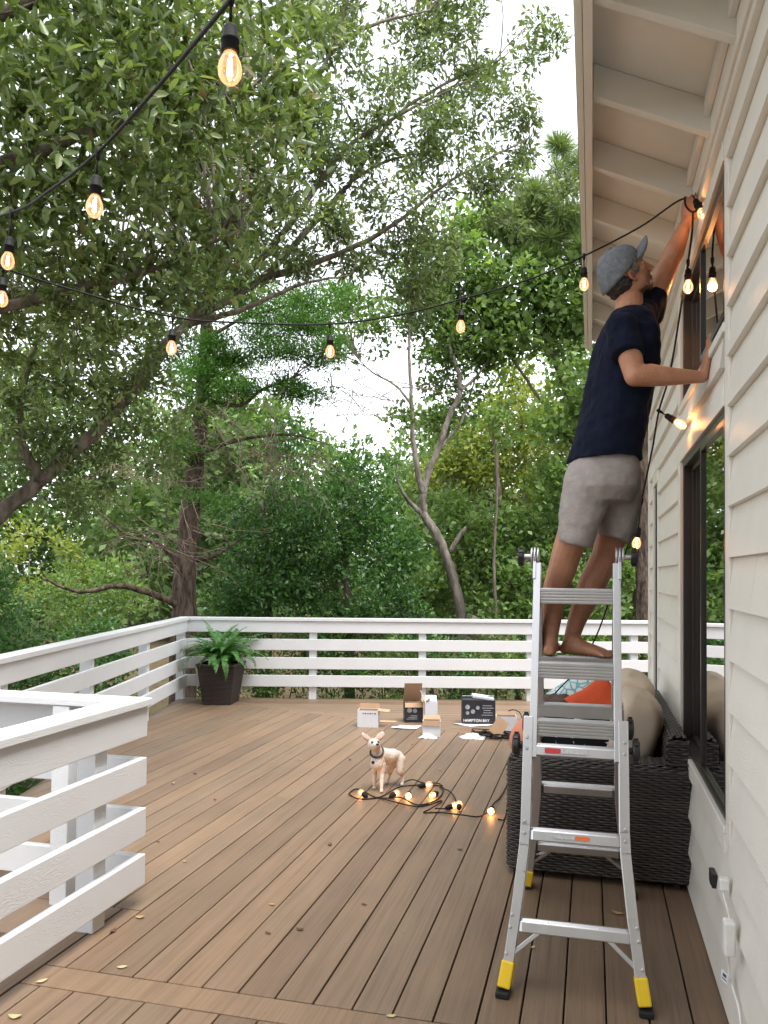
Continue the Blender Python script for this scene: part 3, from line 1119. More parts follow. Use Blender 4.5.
def build_sofa():
    root = thing('wicker_sofa', (0.05, 4.2, 0), 'dark brown woven wicker sofa against the house wall, end panel towards the camera', 'sofa')
    def arc(cx, cy, r, a0, a1, n=8):
        return [(cx + r * math.cos(R(a0 + (a1 - a0) * i / n)), cy + r * math.sin(R(a0 + (a1 - a0) * i / n))) for i in range(n + 1)]
    # near end panel: broad woven arm, rounded at its front edge
    y0, xl, xr = 4.185, -0.420, 0.462
    path = [(xl, 5.90)] + arc(xl + 0.06, y0 + 0.06, 0.06, 180, 270) + [(xr, y0)]
    path = [(xl, 4.40)] + arc(xl + 0.06, y0 + 0.06, 0.06, 180, 270) + [(xr, y0)]
    prof = [(0.0, 0.035), (0.0, 0.545), (0.006, 0.572), (0.022, 0.590), (0.045, 0.596), (0.20, 0.596)]
    weave(path, prof, 0.0125, 0.034, 0.0042).build('arm_panel', 'wicker', root, smooth=True)
    core = MB()
    core.hexa([(xl + 0.012, 4.40, 0.03), (xl + 0.012, y0 + 0.03, 0.03), (xl + 0.03, y0 + 0.012, 0.03), (xr, y0 + 0.012, 0.03), (xr, 4.40, 0.03)],
              [(xl + 0.012, 4.40, 0.585), (xl + 0.012, y0 + 0.03, 0.585), (xl + 0.03, y0 + 0.012, 0.585), (xr, y0 + 0.012, 0.585), (xr, 4.40, 0.585)])
    core.span((xl + 0.014, 4.402, 0.03), (0.36, 5.70, 0.34))
    core.span((0.372, 4.402, 0.03), (0.462, 5.898, 0.70))
    core.build('core_frame', 'wicker_dark', root)
    # seat front, inner back and far arm
    weave([(xl, 5.9), (xl, 4.41)], [(0.0, 0.05), (0.0, 0.34), (0.02, 0.36)], 0.0125, 0.034, 0.0042).build('seat_front', 'wicker', root, smooth=True)
    weave([(0.360, 5.89), (0.360, 4.20)], [(0.0, 0.36), (0.0, 0.70), (0.012, 0.728), (0.03, 0.738), (0.098, 0.738)], 0.016, 0.040, 0.005).build('back_panel', 'wicker', root, smooth=True)
    weave([(0.360, 4.196), (0.462, 4.196)], [(0.0, 0.60), (0.0, 0.705), (0.012, 0.728)], 0.0125, 0.034, 0.0042).build('back_end', 'wicker', root, smooth=True)
    fa = MB()
    fa.span((xl + 0.015, 5.715, 0.03), (0.36, 5.885, 0.57))
    fa.build('arm_core', 'wicker_dark', root)
    weave([(xl, 5.90), (xl, 5.70), (0.36, 5.70)], [(0.0, 0.035), (0.0, 0.56), (0.02, 0.585), (0.19, 0.585)], 0.0125, 0.034, 0.0042).build('arm_panel', 'wicker', root, smooth=True)
    for x, y in ((xl + 0.05, 4.25), (xr - 0.05, 4.25), (xl + 0.05, 5.83), (xr - 0.05, 5.83)):
        MB().lathe((x, y, 0.0), (0, 0, 1), [(0, 0.022), (0.036, 0.022)], 12).build('leg', 'black', root)
    seat = MB()
    seat.rings([((-0.02, 5.05, z), (1, 0, 0), 0.385 - k, (0, 1, 0), 0.635 - k) for z, k in ((0.345, 0.03), (0.355, 0.008), (0.375, 0.0), (0.44, 0.0), (0.462, 0.01), (0.47, 0.04))], 48, 9)
    seat.build('seat_cushion', 'beige', root, smooth=True)

    # loose back cushions leaning against the back
    for yc, zc, hz, hy, lab in ((4.74, 0.655, 0.235, 0.33, 'plump beige back cushion at the near end of the sofa'), (5.36, 0.690, 0.240, 0.31, 'plump beige back cushion at the far end of the sofa')):
        mb = MB()
        tilt = R(14)
        az = Vector((math.sin(tilt), 0, math.cos(tilt)))
        ax = Vector((math.cos(tilt), 0, -math.sin(tilt)))
        c = Vector((0.205, yc, zc))
        rs = []
        for k in range(17):
            t = -1 + k / 8.0
            w = max(0.02, (1 - abs(t) ** 6)) ** 0.45
            rs.append((c + az * (hz * t) + ax * 0.012 * math.sin(3 * t), ax, 0.128 * w * (1.08 - 0.12 * t), (0, 1, 0), hy * (0.55 + 0.45 * w)))
        mb.rings(rs, 44, 4.2)
        o = mb.build('back_cushion', 'beige', None, smooth=True, loc=(0.2, yc, 0.47))
        sm = o.modifiers.new('soft', 'SUBSURF'); sm.levels = sm.render_levels = 1
        tx = bpy.data.textures.new('cushion_dents', 'CLOUDS'); tx.noise_scale = 0.16
        dm = o.modifiers.new('dents', 'DISPLACE'); dm.texture = tx; dm.strength = 0.022; dm.mid_level = 0.5
        tag(o, lab, 'cushion', 'beige sofa cushions')
    # patterned cushion lying on the seat
    t = NT('black_white_trellis_print')
    tc = t.n('ShaderNodeTexCoord')
    mp = t.n('ShaderNodeMapping'); mp.inputs['Scale'].default_value = (22, 22, 22)
    t.l(tc.outputs['Object'], mp.inputs['Vector'])
    vo = t.n('ShaderNodeTexVoronoi', feature='DISTANCE_TO_EDGE'); vo.inputs['Scale'].default_value = 1.0; vo.inputs['Randomness'].default_value = 0.55
    t.l(mp.outputs[0], vo.inputs['Vector'])
    col = t.ramp(vo.outputs['Distance'], [(0.17, (0.012, 0.012, 0.014)), (0.20, (0.62, 0.61, 0.60))])
    M['trellis'] = t.done(t.bsdf(col, 0.85, 0, 0.1))
    mb = MB()
    mb.rings([((-0.075, 4.72, z), (1, 0, 0), 0.30 - k, (0, 1, 0), 0.285 - k) for z, k in ((0.478, 0.07), (0.49, 0.03), (0.52, 0.006), (0.60, 0.0), (0.69, 0.006), (0.725, 0.03), (0.742, 0.08))], 40, 5)
    o = mb.build('patterned_cushion', 'trellis', None, smooth=True, loc=(-0.075, 4.72, 0.478))
    tag(o, 'thick cushion with black and white lattice print lying on the wicker sofa', 'cushion')
    # coral red throw pillow standing on it, tilted onto one corner
    o = pillow((0.020, 4.86, 0.745), (0.84, 0.12, 0.53), (-0.53, 0.22, 0.82), 0.165, 0.15, 0.06).build('throw_pillow', 'red', None, smooth=True, loc=(0.045, 4.90, 0.73))
    tag(o, 'coral red throw pillow propped on the black and white cushion', 'pillow')
    t = NT('teal_print')
    vo = t.n('ShaderNodeTexVoronoi', feature='DISTANCE_TO_EDGE'); vo.inputs['Scale'].default_value = 24
    t.l(t.coords(), vo.inputs['Vector'])
    col = t.ramp(vo.outputs['Distance'], [(0.06, (0.16, 0.40, 0.42)), (0.12, (0.62, 0.66, 0.64))])
    M['teal'] = t.done(t.bsdf(col, 0.85, 0, 0.1))
    o = pillow((-0.05, 5.18, 0.755), (0.75, 0.25, 0.62), (-0.62, 0.20, 0.75), 0.17, 0.17, 0.055).build('throw_pillow', 'teal', None, smooth=True, loc=(0.0, 5.26, 0.65))
    tag(o, 'pale teal and white printed pillow behind the coral red one', 'pillow')
    # pale coral bolster sticking out past the front edge of the seat
    mb = MB()
    mb.ell((-0.335, 4.50, 0.655), (0.125, 0.12, 0.085), Matrix.Rotation(R(-52), 3, 'Y'), 28, 18)
    o = mb.build('bolster', 'coral', None, smooth=True, loc=(-0.335, 4.50, 0.57))
    tag(o, 'rounded pale coral bolster poking out over the front corner of the wicker sofa', 'pillow')
    M['brown_fur'] = vary('dark_brown_throw', (0.075, 0.045, 0.032), 0.95, 0.5, 28, 0.6, 60, 0.01)
    mb = MB()
    mb.rings([((-0.205, 4.95, z), (1, 0, 0), 0.13 - k, (0, 1, 0), 0.17 - k) for z, k in ((0.738, 0.02), (0.755, 0.0), (0.785, 0.02), (0.805, 0.07))], 28, 3)
    o = mb.build('folded_throw', 'brown_fur', None, smooth=True, loc=(-0.2, 4.95, 0.74))
    sm = o.modifiers.new('soft', 'SUBSURF'); sm.levels = sm.render_levels = 2
    tx = bpy.data.textures.new('throw_folds', 'CLOUDS'); tx.noise_scale = 0.06
    dm = o.modifiers.new('folds', 'DISPLACE'); dm.texture = tx; dm.strength = 0.04
    tag(o, 'small dark brown throw bunched up on the black and white cushion', 'blanket')


build_sofa()

# ================================================================ the man on the ladder
def hand(mb, wrist, f, n, t, curls, thumb_curl=0.4, scale=1.0, spread=0.10):
    """f: finger direction, n: palm normal, t: thumb side; curls: bend (radians per joint) for index..little"""
    f, n, t = Vector(f).normalized(), Vector(n).normalized(), Vector(t).normalized()
    w = Vector(wrist)
    s = scale
    rs = []
    for k, (h, wd, th) in enumerate(((-0.012, 0.027, 0.020), (0.010, 0.031, 0.0185), (0.040, 0.040, 0.0165), (0.070, 0.043, 0.0150), (0.092, 0.042, 0.0125), (0.100, 0.037, 0.009))):
        rs.append((w + f * h * s + t * (0.002 * k) * s, t, wd * s, n, th * s))
    mb.rings(rs, 20, 2.4)
    mb.ell(w + f * 0.035 * s + t * 0.024 * s + n * 0.008 * s, (0.018 * s, 0.030 * s, 0.016 * s), Matrix((t, f, t.cross(f))).transposed())
    for off, L, c, sp in ((0.031, 0.076, curls[0], 1.0), (0.0105, 0.085, curls[1], 0.25), (-0.0105, 0.079, curls[2], -0.4), (-0.031, 0.062, curls[3], -1.2)):
        p = w + f * 0.090 * s + t * (off + 0.008) * s
        d = (f + t * spread * sp).normalized()
        ang = 0.0
        pts = [(p - d * 0.02 * s, 0.0088 * s), (p, 0.0088 * s)]
        for frac, r in ((0.44, 0.0082), (0.31, 0.0075), (0.25, 0.0066)):
            ang += c
            dd = d * math.cos(ang) + n * math.sin(ang)
            p = p + dd * L * frac * s
            pts.append((p, r * s))
        mb.chain(pts, 12)
    p = w + f * 0.022 * s + t * 0.026 * s + n * 0.004 * s
    d = (f * 0.62 + t * 0.75 + n * 0.25).normalized()
    pts = [(p, 0.0125 * s)]
    ang = 0.0
    for L, r in ((0.038, 0.0105), (0.032, 0.0095), (0.024, 0.0078)):
        dd = (d * math.cos(ang) + (f * 0.8 + n * 0.6).normalized() * math.sin(ang)).normalized()
        p = p + dd * L * s
        pts.append((p, r * s))
        ang += thumb_curl
    mb.chain(pts, 12)


def build_man():
    D = Vector((math.cos(R(20)), math.sin(R(20)), 0))       # the way he faces: the wall
    Lf = Vector((-D.y, D.x, 0))                             # his left
    Z = Vector((0, 0, 1))
    base = Vector((-0.04, 3.67, 1.169))
    el = R(28)
    DH = Vector((math.cos(R(3)), math.sin(R(3)), 0)); LH = Vector((-DH.y, DH.x, 0))
    F = DH * math.cos(el) + Z * math.sin(el)                 # the face looks up
    U = -DH * math.sin(el) + Z * math.cos(el)
    roll = R(18)                                            # head leaning over to his right
    LH, U = (LH * math.cos(roll) + U * math.sin(roll)), (U * math.cos(roll) - LH * math.sin(roll))
    HC = Vector((0.138, 3.670, 2.850))
    HR = Matrix((F, LH, U)).transposed()
    def H(x, y, z):
        return HC + F * x + LH * y + U * z

    b = MB()
    # ---- head
    b.ell(H(-0.008, 0, 0.022), (0.097, 0.075, 0.097), HR)
    b.ell(H(0.034, 0, -0.030), (0.056, 0.060, 0.084), HR)
    b.ell(H(0.036, 0, -0.076), (0.050, 0.050, 0.038), HR)
    b.ell(H(0.069, 0, -0.101), (0.021, 0.024, 0.019), HR)
    b.chain([(H(0.080, 0, 0.016), 0.0085), (H(0.094, 0, -0.010), 0.0095), (H(0.110, 0, -0.036), 0.0115)], 12)
    b.chain([(H(0.110, 0, -0.038), 0.0105), (H(0.090, 0, -0.046), 0.010)], 12)
    for s in (-1, 1):
        b.ell(H(0.096, s * 0.013, -0.041), (0.012, 0.0075, 0.0085), HR)
        b.ell(H(0.074, s * 0.030, 0.028), (0.018, 0.026, 0.0095), HR)
        b.ell(H(0.0725, s * 0.0310, 0.0140), (0.0110, 0.0155, 0.0070), HR)
        b.ell(H(0.0710, s * 0.0310, -0.0045), (0.0110, 0.0150, 0.0055), HR)
        b.ell(H(0.048, s * 0.044, -0.018), (0.030, 0.018, 0.022), HR)
        b.ell(H(0.020, s * 0.052, -0.062), (0.040, 0.014, 0.034), HR)
        # ear: rim, lobe and root
        er = HR @ Matrix.Rotation(R(-14), 3, 'Y') @ Matrix.Rotation(R(s * -22), 3, 'Z')
        b.ell(H(0.004, s * 0.076, -0.018), (0.0165, 0.0055, 0.028), er)
        b.ell(H(0.011, s * 0.074, -0.040), (0.008, 0.005, 0.010), er)
    b.ell(H(0.086, 0, -0.067), (0.013, 0.024, 0.0065), HR)
    b.ell(H(0.083, 0, -0.080), (0.013, 0.021, 0.0065), HR)
    # ---- neck and trunk (hidden under the clothes, but one body)
    nb = Vector((0.155, 3.670, 2.690))
    b.chain([(H(-0.018, 0, -0.055), 0.058), (H(-0.022, 0, -0.095), 0.057), (nb, 0.061), (nb - Z * 0.05 - D * 0.004, 0.056)])
    rs = []
    for p, hd, hl in (((0.147, 3.670, 2.615), 0.06, 0.09), ((0.142, 3.660, 2.529), 0.105, 0.165), ((0.117, 3.660, 2.355), 0.112, 0.155), ((0.084, 3.650, 2.179), 0.110, 0.145), ((0.050, 3.640, 2.025), 0.120, 0.16), ((0.034, 3.640, 1.916), 0.115, 0.16), ((0.025, 3.640, 1.851), 0.08, 0.12)):
        rs.append((Vector(p), D, hd, Lf, hl))
    b.rings(rs, 28, 2.3)
    # ---- near (right) arm: elbow bent, palm flat on the wall
    sh, elb, wr = Vector((0.124, 3.510, 2.556)), Vector((0.168, 3.420, 2.334)), Vector((0.432, 3.490, 2.333))
    b.chain([(sh, 0.062), (sh.lerp(elb, 0.45), 0.052), (elb - (elb - sh).normalized() * 0.03, 0.045), (elb, 0.043)])
    fa = wr - elb
    b.chain([(elb, 0.043), (elb + fa * 0.22 + Z * 0.004, 0.0465), (elb + fa * 0.45, 0.040), (elb + fa * 0.75, 0.031), (wr - fa.normalized() * 0.01, 0.0255), (wr, 0.0245)])
    hand(b, wr + Vector((0.006, 0.006, 0.004)), (0.22, 0.06, 1.0), (0.97, 0.10, -0.20), (-0.10, 1.0, -0.04), (-0.06, -0.05, -0.04, -0.02), 0.10, 1.03, 0.07)
    # ---- far (left) arm: stretched up to the eave
    sh2, elb2, wr2 = Vector((0.242, 3.790, 2.699)), Vector((0.336, 3.840, 2.941)), Vector((0.412, 3.830, 3.122))
    b.chain([(sh2, 0.062), (sh2.lerp(elb2, 0.5), 0.050), (elb2, 0.044)])
    fa2 = wr2 - elb2
    b.chain([(elb2, 0.044), (elb2 + fa2 * 0.25, 0.047), (elb2 + fa2 * 0.5, 0.040), (elb2 + fa2 * 0.8, 0.030), (wr2, 0.0255)])
    f2 = Vector((0.16, -0.05, 1.0)).normalized()
    t2 = Vector((1.0, -0.35, -0.15))
    t2 = (t2 - f2 * t2.dot(f2)).normalized()
    n2 = f2.cross(t2)
    if n2.y < 0:
        n2 = -n2
    hand(b, wr2, f2, n2, t2, (0.35, 0.5, 0.6, 0.65), 0.45, 1.0, 0.16)
    # ---- legs
    k1, a1 = Vector((-0.128, 3.655, 1.545)), Vector((-0.179, 3.665, 1.244))
    b.chain([(Vector((-0.009, 3.620, 1.919)), 0.078), (Vector((-0.063, 3.620, 1.742)), 0.074), (Vector((-0.106, 3.645, 1.625)), 0.065), (k1, 0.061)])
    b.chain([(k1, 0.061), (Vector((-0.151, 3.665, 1.479)), 0.057), (Vector((-0.167, 3.675, 1.399)), 0.054), (Vector((-0.175, 3.675, 1.305)), 0.041), (a1, 0.035)])
    k2, a2 = Vector((0.061, 3.770, 1.610)), Vector((-0.081, 3.730, 1.264))
    b.chain([(Vector((0.090, 3.720, 1.920)), 0.078), (Vector((0.091, 3.750, 1.762)), 0.074), (Vector((0.078, 3.765, 1.673)), 0.067), (k2, 0.063)])
    b.chain([(k2, 0.063), (Vector((0.009, 3.760, 1.502)), 0.062), (Vector((-0.030, 3.750, 1.408)), 0.055), (Vector((-0.064, 3.740, 1.322)), 0.041), (a2, 0.036)])
    # ---- bare feet on the treads
    def foot(ankle, heel, toe, side):
        heel, toe = Vector(heel), Vector(toe)
        d = (toe - heel).normalized()
        sd = d.cross(Z).normalized() * side            # towards the big toe
        L = (toe - heel).length
        b.chain([(Vector(ankle), 0.035), (heel + d * 0.045 + Z * 0.050, 0.036), (heel + d * 0.03 + Z * 0.031, 0.030)])
        rs = []
        for u, hw, hh, zz in ((0.0, 0.018, 0.016, 0.024), (0.06, 0.030, 0.028, 0.029), (0.2, 0.032, 0.034, 0.035), (0.42, 0.032, 0.032, 0.034), (0.6, 0.038, 0.025, 0.027), (0.74, 0.044, 0.019, 0.021), (0.83, 0.042, 0.014, 0.016)):
            rs.append((heel + d * (u * L) + Z * zz + sd * (0.004 * u), sd, hw, Z, hh))
        b.rings(rs, 20, 2.3)
        b.chain([(heel + d * 0.06 + Z * 0.072, 0.030), (heel + d * (0.42 * L) + Z * 0.045, 0.022), (heel + d * (0.68 * L) + Z * 0.024, 0.016)], 14)
        for i, (o_, l_, r_) in enumerate(((0.029, 1.00, 0.0125), (0.010, 0.99, 0.0095), (-0.006, 0.965, 0.0088), (-0.021, 0.93, 0.0083), (-0.034, 0.885, 0.0080))):
            p = heel + d * (0.78 * L) + sd * o_ + Z * 0.014
            q = heel + d * (l_ * L - r_) + sd * o_ * 1.08 + Z * (r_ + 0.001)
            b.chain([(p, r_ * 1.05), (p.lerp(q, 0.55) + Z * 0.005, r_), (q, r_)], 12)
    foot(a1, (-0.180, 3.615, 1.169), (-0.165, 3.875, 1.169), -1)
    foot(a2, (-0.132, 3.735, 1.169), (0.098, 3.620, 1.169), -1)
    # skin: warm tan, stubble round the jaw
    t = NT('tanned_skin')
    v = t.coords((1, 1, 1))
    f1 = t.noise(v, 14, 5)
    col = t.ramp(f1, [(0.3, (0.400, 0.178, 0.098)), (0.7, (0.510, 0.250, 0.148))])
    fine = t.noise(v, 160, 2)
    col = t.mix(1.0, col, t.ramp(fine, [(0.3, (0.86, 0.85, 0.84)), (0.6, (1, 1, 1))]), 'MULTIPLY')
    jaw = H(0.050, 0, -0.088) - base
    vd = t.n('ShaderNodeVectorMath', operation='DISTANCE')
    tc = t.n('ShaderNodeTexCoord')
    t.l(tc.outputs['Object'], vd.inputs[0]); vd.inputs[1].default_value = jaw
    nz = t.n('ShaderNodeMath', operation='MULTIPLY_ADD'); nz.inputs[1].default_value = 0.03; t.l(t.noise(v, 60, 3), nz.inputs[0]); t.l(vd.outputs['Value'], nz.inputs[2])
    msk = t.ramp(nz.outputs[0], [(0.068, (0.80, 0.80, 0.80)), (0.088, (0, 0, 0))])
    col = t.mix(msk, col, (0.075, 0.052, 0.042))
    nrm = t.bump(fine, 0.25, 0.002)
    M['skin'] = t.done(t.bsdf(col, 0.48, 0, 0.4, nrm, Subsurface_Weight=0.0))
    man = b.build('person', 'skin', None, loc=base)
    remesh(man, 0.0042, 4, 0.5)
    tag(man, 'barefoot man in dark t-shirt, grey shorts and grey cap standing on the ladder', 'person')

    M['ear_red'] = vary('reddish_inner_ear', (0.22, 0.060, 0.040), 0.6, 0.2, 60, 0)
    # ---- eyes
    for s in (-1, 1):
        e = MB().ell(H(0.0705, s * 0.0305, 0.0055), (0.0112, 0.0112, 0.0112), HR, 16, 10).build('eye', 'paper', man, smooth=True)
        MB().ell(H(0.0770, s * 0.0305, 0.0065), (0.0056, 0.0062, 0.0062), HR, 12, 8).build('iris', 'black', e, smooth=True)
    for s in (-1, 1):
        MB().ell(H(0.0065, s * 0.0805, -0.018), (0.0085, 0.0028, 0.016), HR @ Matrix.Rotation(R(-14), 3, 'Y') @ Matrix.Rotation(R(s * -22), 3, 'Z'), 14, 8).build('ear_hollow', 'ear_red', man, smooth=True)
    # ---- hair below the cap: dark at the back, grey sideburns
    h = MB()
    h.ell(H(-0.034, 0, -0.028), (0.076, 0.076, 0.062), HR)
    h.ell(H(-0.060, 0, -0.058), (0.040, 0.052, 0.034), HR)
    M['hair'] = vary('dark_brown_hair', (0.026, 0.019, 0.015), 0.6, 0.5, 70, 0.8, 160, 0.006, stretch=(1, 1, 0.3))
    M['grey_hair'] = vary('greying_hair', (0.15, 0.125, 0.105), 0.7, 0.5, 120, 0.8, 200, 0.006, stretch=(1, 1, 0.3))
    ho = h.build('hair', 'hair', man)
    remesh(ho, 0.005, 2)
    tx = bpy.data.textures.new('hair_tufts', 'CLOUDS'); tx.noise_scale = 0.012
    dm = ho.modifiers.new('tufts', 'DISPLACE'); dm.texture = tx; dm.strength = 0.012
    for s in (-1, 1):
        h = MB()
        h.ell(H(0.030, s * 0.068, 0.012), (0.020, 0.009, 0.034), HR)
        h.ell(H(0.022, s * 0.068, 0.030), (0.030, 0.010, 0.020), HR)
        so = h.build('sideburn', 'grey_hair', man)
        remesh(so, 0.004, 2)
        e_ = MB().ell(H(0.088, s * 0.030, 0.030), (0.006, 0.018, 0.0045), HR, 14, 8)
        e_.build('eyebrow', 'hair', man, smooth=True)
    # ---- cap: dome with a sloping lower edge, brim tipped up
    t = NT('washed_grey_cotton')
    f1 = t.noise(t.coords(), 45, 5, 0.7)
    col = t.ramp(f1, [(0.25, (0.105, 0.115, 0.125)), (0.6, (0.185, 0.20, 0.215)), (0.85, (0.30, 0.31, 0.32))])
    M['cap'] = t.done(t.bsdf(col, 0.95, 0, 0.1, t.bump(t.noise(t.coords(), 300, 2), 0.3, 0.001)))
    c = MB()
    n, m = 40, 16
    vs = []
    for j in range(m + 1):
        for i in range(n):
            ph = 2 * math.pi * i / n
            cx, sy = math.cos(ph), math.sin(ph)
            low = 0.0 + 0.047 * (0.5 * (cx + 1)) - 0.040 * (0.5 * (1 - cx))       # lower edge height
            tt = j / m
            th = tt * math.pi / 2
            zz = low + (0.120 - low) * math.sin(th)
            rr = math.cos(th) ** 0.72 if j < m else 0.0
            ax = (0.096 if cx > 0 else 0.112)
            seam = 1 + 0.010 * abs(math.sin(3 * ph)) * math.sin(min(1, tt * 1.2) * math.pi)
            vs.append(H(-0.012 + ax * cx * rr * seam, 0.086 * sy * rr * seam, zz))
    fs = []
    for j in range(m):
        for i in range(n):
            fs.append((j * n + i, j * n + (i + 1) % n, (j + 1) * n + (i + 1) % n, (j + 1) * n + i))
    c.add(vs, fs)
    co = c.build('cap', 'cap', man, smooth=True)
    sd = co.modifiers.new('thick', 'SOLIDIFY'); sd.thickness = 0.004; sd.offset = -1
    MB().ell(H(-0.012, 0, 0.122), (0.008, 0.008, 0.005), HR, 12, 8).build('cap_button', 'cap', co, smooth=True)
    bm_ = MB()
    vs, fs = [], []
    NU, NV = 24, 10
    for lay in (0, 1):
        for j in range(NV + 1):
            for i in range(NU + 1):
                a = -1 + 2 * i / NU
                tt = j / NV
                half = 0.070 * (1 - 0.16 * tt ** 2)
                ln = 0.078 * tt * (1 - abs(a) ** 5) ** 0.5
                x = 0.034 + 0.040 * (1 - a * a) + 0.88 * ln
                z = 0.062 + (0.46 - 0.42 * a * a) * ln - 0.042 * a * a - lay * 0.004
                vs.append(H(x + lay * 0.003, half * a, z))
    S = (NU + 1) * (NV + 1)
    for lay in (0, 1):
        for j in range(NV):
            for i in range(NU):
                q = [lay * S + j * (NU + 1) + i, lay * S + j * (NU + 1) + i + 1, lay * S + (j + 1) * (NU + 1) + i + 1, lay * S + (j + 1) * (NU + 1) + i]
                fs.append(tuple(q if lay == 0 else q[::-1]))
    for i in range(NU):
        q = NV * (NU + 1) + i
        fs.append((q, q + S, q + S + 1, q + 1))
    bm_.add(vs, fs)
    bm_.build('cap_brim', 'cap', co, smooth=True)

    # ---- t-shirt
    t = NT('navy_cotton')
    f1 = t.noise(t.coords(), 20, 4)
    col = t.ramp(f1, [(0.3, (0.0055, 0.0080, 0.018)), (0.7, (0.010, 0.0135, 0.028))])
    t_n = t.bump(t.noise(t.coords((1.0, 1.0, 0.45), (0.5, 0.3, 0)), 13, 3, 0.5), 0.75, 0.03)
    M['navy'] = t.done(t.bsdf(col, 0.92, 0, 0.08, t.bump(t.noise(t.coords(), 500, 2), 0.3, 0.0008, t_n), Sheen_Weight=0.02))
    s_ = MB()
    rs = []
    for p, hd, hl in (((0.048, 3.640, 2.017), 0.152, 0.196), ((0.059, 3.640, 2.086), 0.147, 0.190), ((0.080, 3.650, 2.166), 0.141, 0.184), ((0.105, 3.655, 2.280), 0.136, 0.182), ((0.126, 3.660, 2.398), 0.135, 0.186), ((0.138, 3.660, 2.503), 0.131, 0.190), ((0.145, 3.665, 2.579), 0.112, 0.178), ((0.151, 3.670, 2.642), 0.084, 0.135), ((0.155, 3.675, 2.683), 0.066, 0.085)):
        rs.append((Vector(p), D, hd, Lf, hl))
    s_.rings(rs, 36, 2.35)
    hem = Vector((0.140, 3.445, 2.424))
    s_.chain([(sh, 0.074), (sh.lerp(hem, 0.5), 0.070)])
    s_.tube([sh, sh.lerp(hem, 0.5), hem], [0.074, 0.070, 0.066], 22)
    hem2 = sh2.lerp(elb2, 0.40)
    s_.chain([(sh2, 0.072), (sh2.lerp(hem2, 0.5), 0.066)])
    s_.tube([sh2, hem2], [0.072, 0.060], 22)
    s_.tube([sh, sh2], [0.066, 0.066], 22)
    so = s_.build('t_shirt', 'navy', man)
    remesh(so, 0.0065, 5, 0.5)
    def folds(o, specs):
        for nm, sc, st, ty in specs:
            tx = bpy.data.textures.new(nm, ty)
            if ty == 'CLOUDS':
                tx.noise_scale = sc
                tx.noise_depth = 2
            else:
                tx.noise_scale = sc
                tx.turbulence = 9
                tx.wood_type = 'BANDNOISE'
            dm = o.modifiers.new(nm, 'DISPLACE'); dm.texture = tx; dm.strength = st; dm.mid_level = 0.5
            dm.texture_coords = 'LOCAL'
    folds(so, (('shirt_folds', 0.15, 0.036, 'CLOUDS'), ('shirt_creases', 0.05, 0.004, 'CLOUDS')))
    # ---- shorts
    t = NT('grey_twill')
    f1 = t.noise(t.coords(), 26, 5, 0.65)
    col = t.ramp(f1, [(0.3, (0.295, 0.262, 0.245)), (0.7, (0.375, 0.338, 0.318))])
    t_n = t.bump(t.noise(t.coords((1, 1, 2.2)), 14, 4, 0.6), 0.5, 0.012)
    M['twill'] = t.done(t.bsdf(col, 0.9, 0, 0.15, t.bump(t.noise(t.coords(), 420, 2), 0.25, 0.001, t_n)))
    s_ = MB()
    s_.rings([(Vector(p), D, hd, Lf, hl) for p, hd, hl in (((0.050, 3.640, 2.060), 0.125, 0.160), ((0.044, 3.640, 1.982), 0.146, 0.180), ((0.038, 3.640, 1.895), 0.155, 0.186), ((0.034, 3.640, 1.834), 0.120, 0.15))], 36, 2.4)
    ax1 = (Vector((-0.017, 3.565, 1.909)) - Vector((-0.079, 3.565, 1.648))).normalized()
    fw1 = (D - ax1 * D.dot(ax1)).normalized(); sd1 = ax1.cross(fw1)
    s_.rings([(Vector(p), fw1, a_, sd1, b_) for p, a_, b_ in (((0.008, 3.595, 1.985), 0.105, 0.10), ((-0.021, 3.565, 1.901), 0.105, 0.10), ((-0.041, 3.565, 1.794), 0.096, 0.098), ((-0.062, 3.565, 1.708), 0.080, 0.090), ((-0.074, 3.565, 1.652), 0.070, 0.084))], 28)
    ax2 = (Vector((0.103, 3.710, 1.923)) - Vector((0.086, 3.710, 1.671))).normalized()
    fw2 = (D - ax2 * D.dot(ax2) - Z * 0.28).normalized(); fw2 = (fw2 - ax2 * fw2.dot(ax2)).normalized(); sd2 = ax2.cross(fw2)
    s_.rings([(Vector(p), fw2 - ax2 * q, a_, sd2, b_) for p, a_, b_, q in (((0.107, 3.710, 1.914), 0.105, 0.10, 0), ((0.111, 3.710, 1.821), 0.090, 0.098, 0.05), ((0.103, 3.710, 1.741), 0.078, 0.090, 0.15), ((0.092, 3.710, 1.680), 0.066, 0.084, 0.30))], 28)
    so = s_.build('shorts', 'twill', man)
    remesh(so, 0.0065, 14, 0.5)
    folds(so, (('shorts_folds', 0.13, 0.018, 'CLOUDS'), ('shorts_creases', 0.04, 0.004, 'CLOUDS')))
    return man, wr2, f2, n2, t2


MAN, WR2, F2, N2, T2 = build_man()

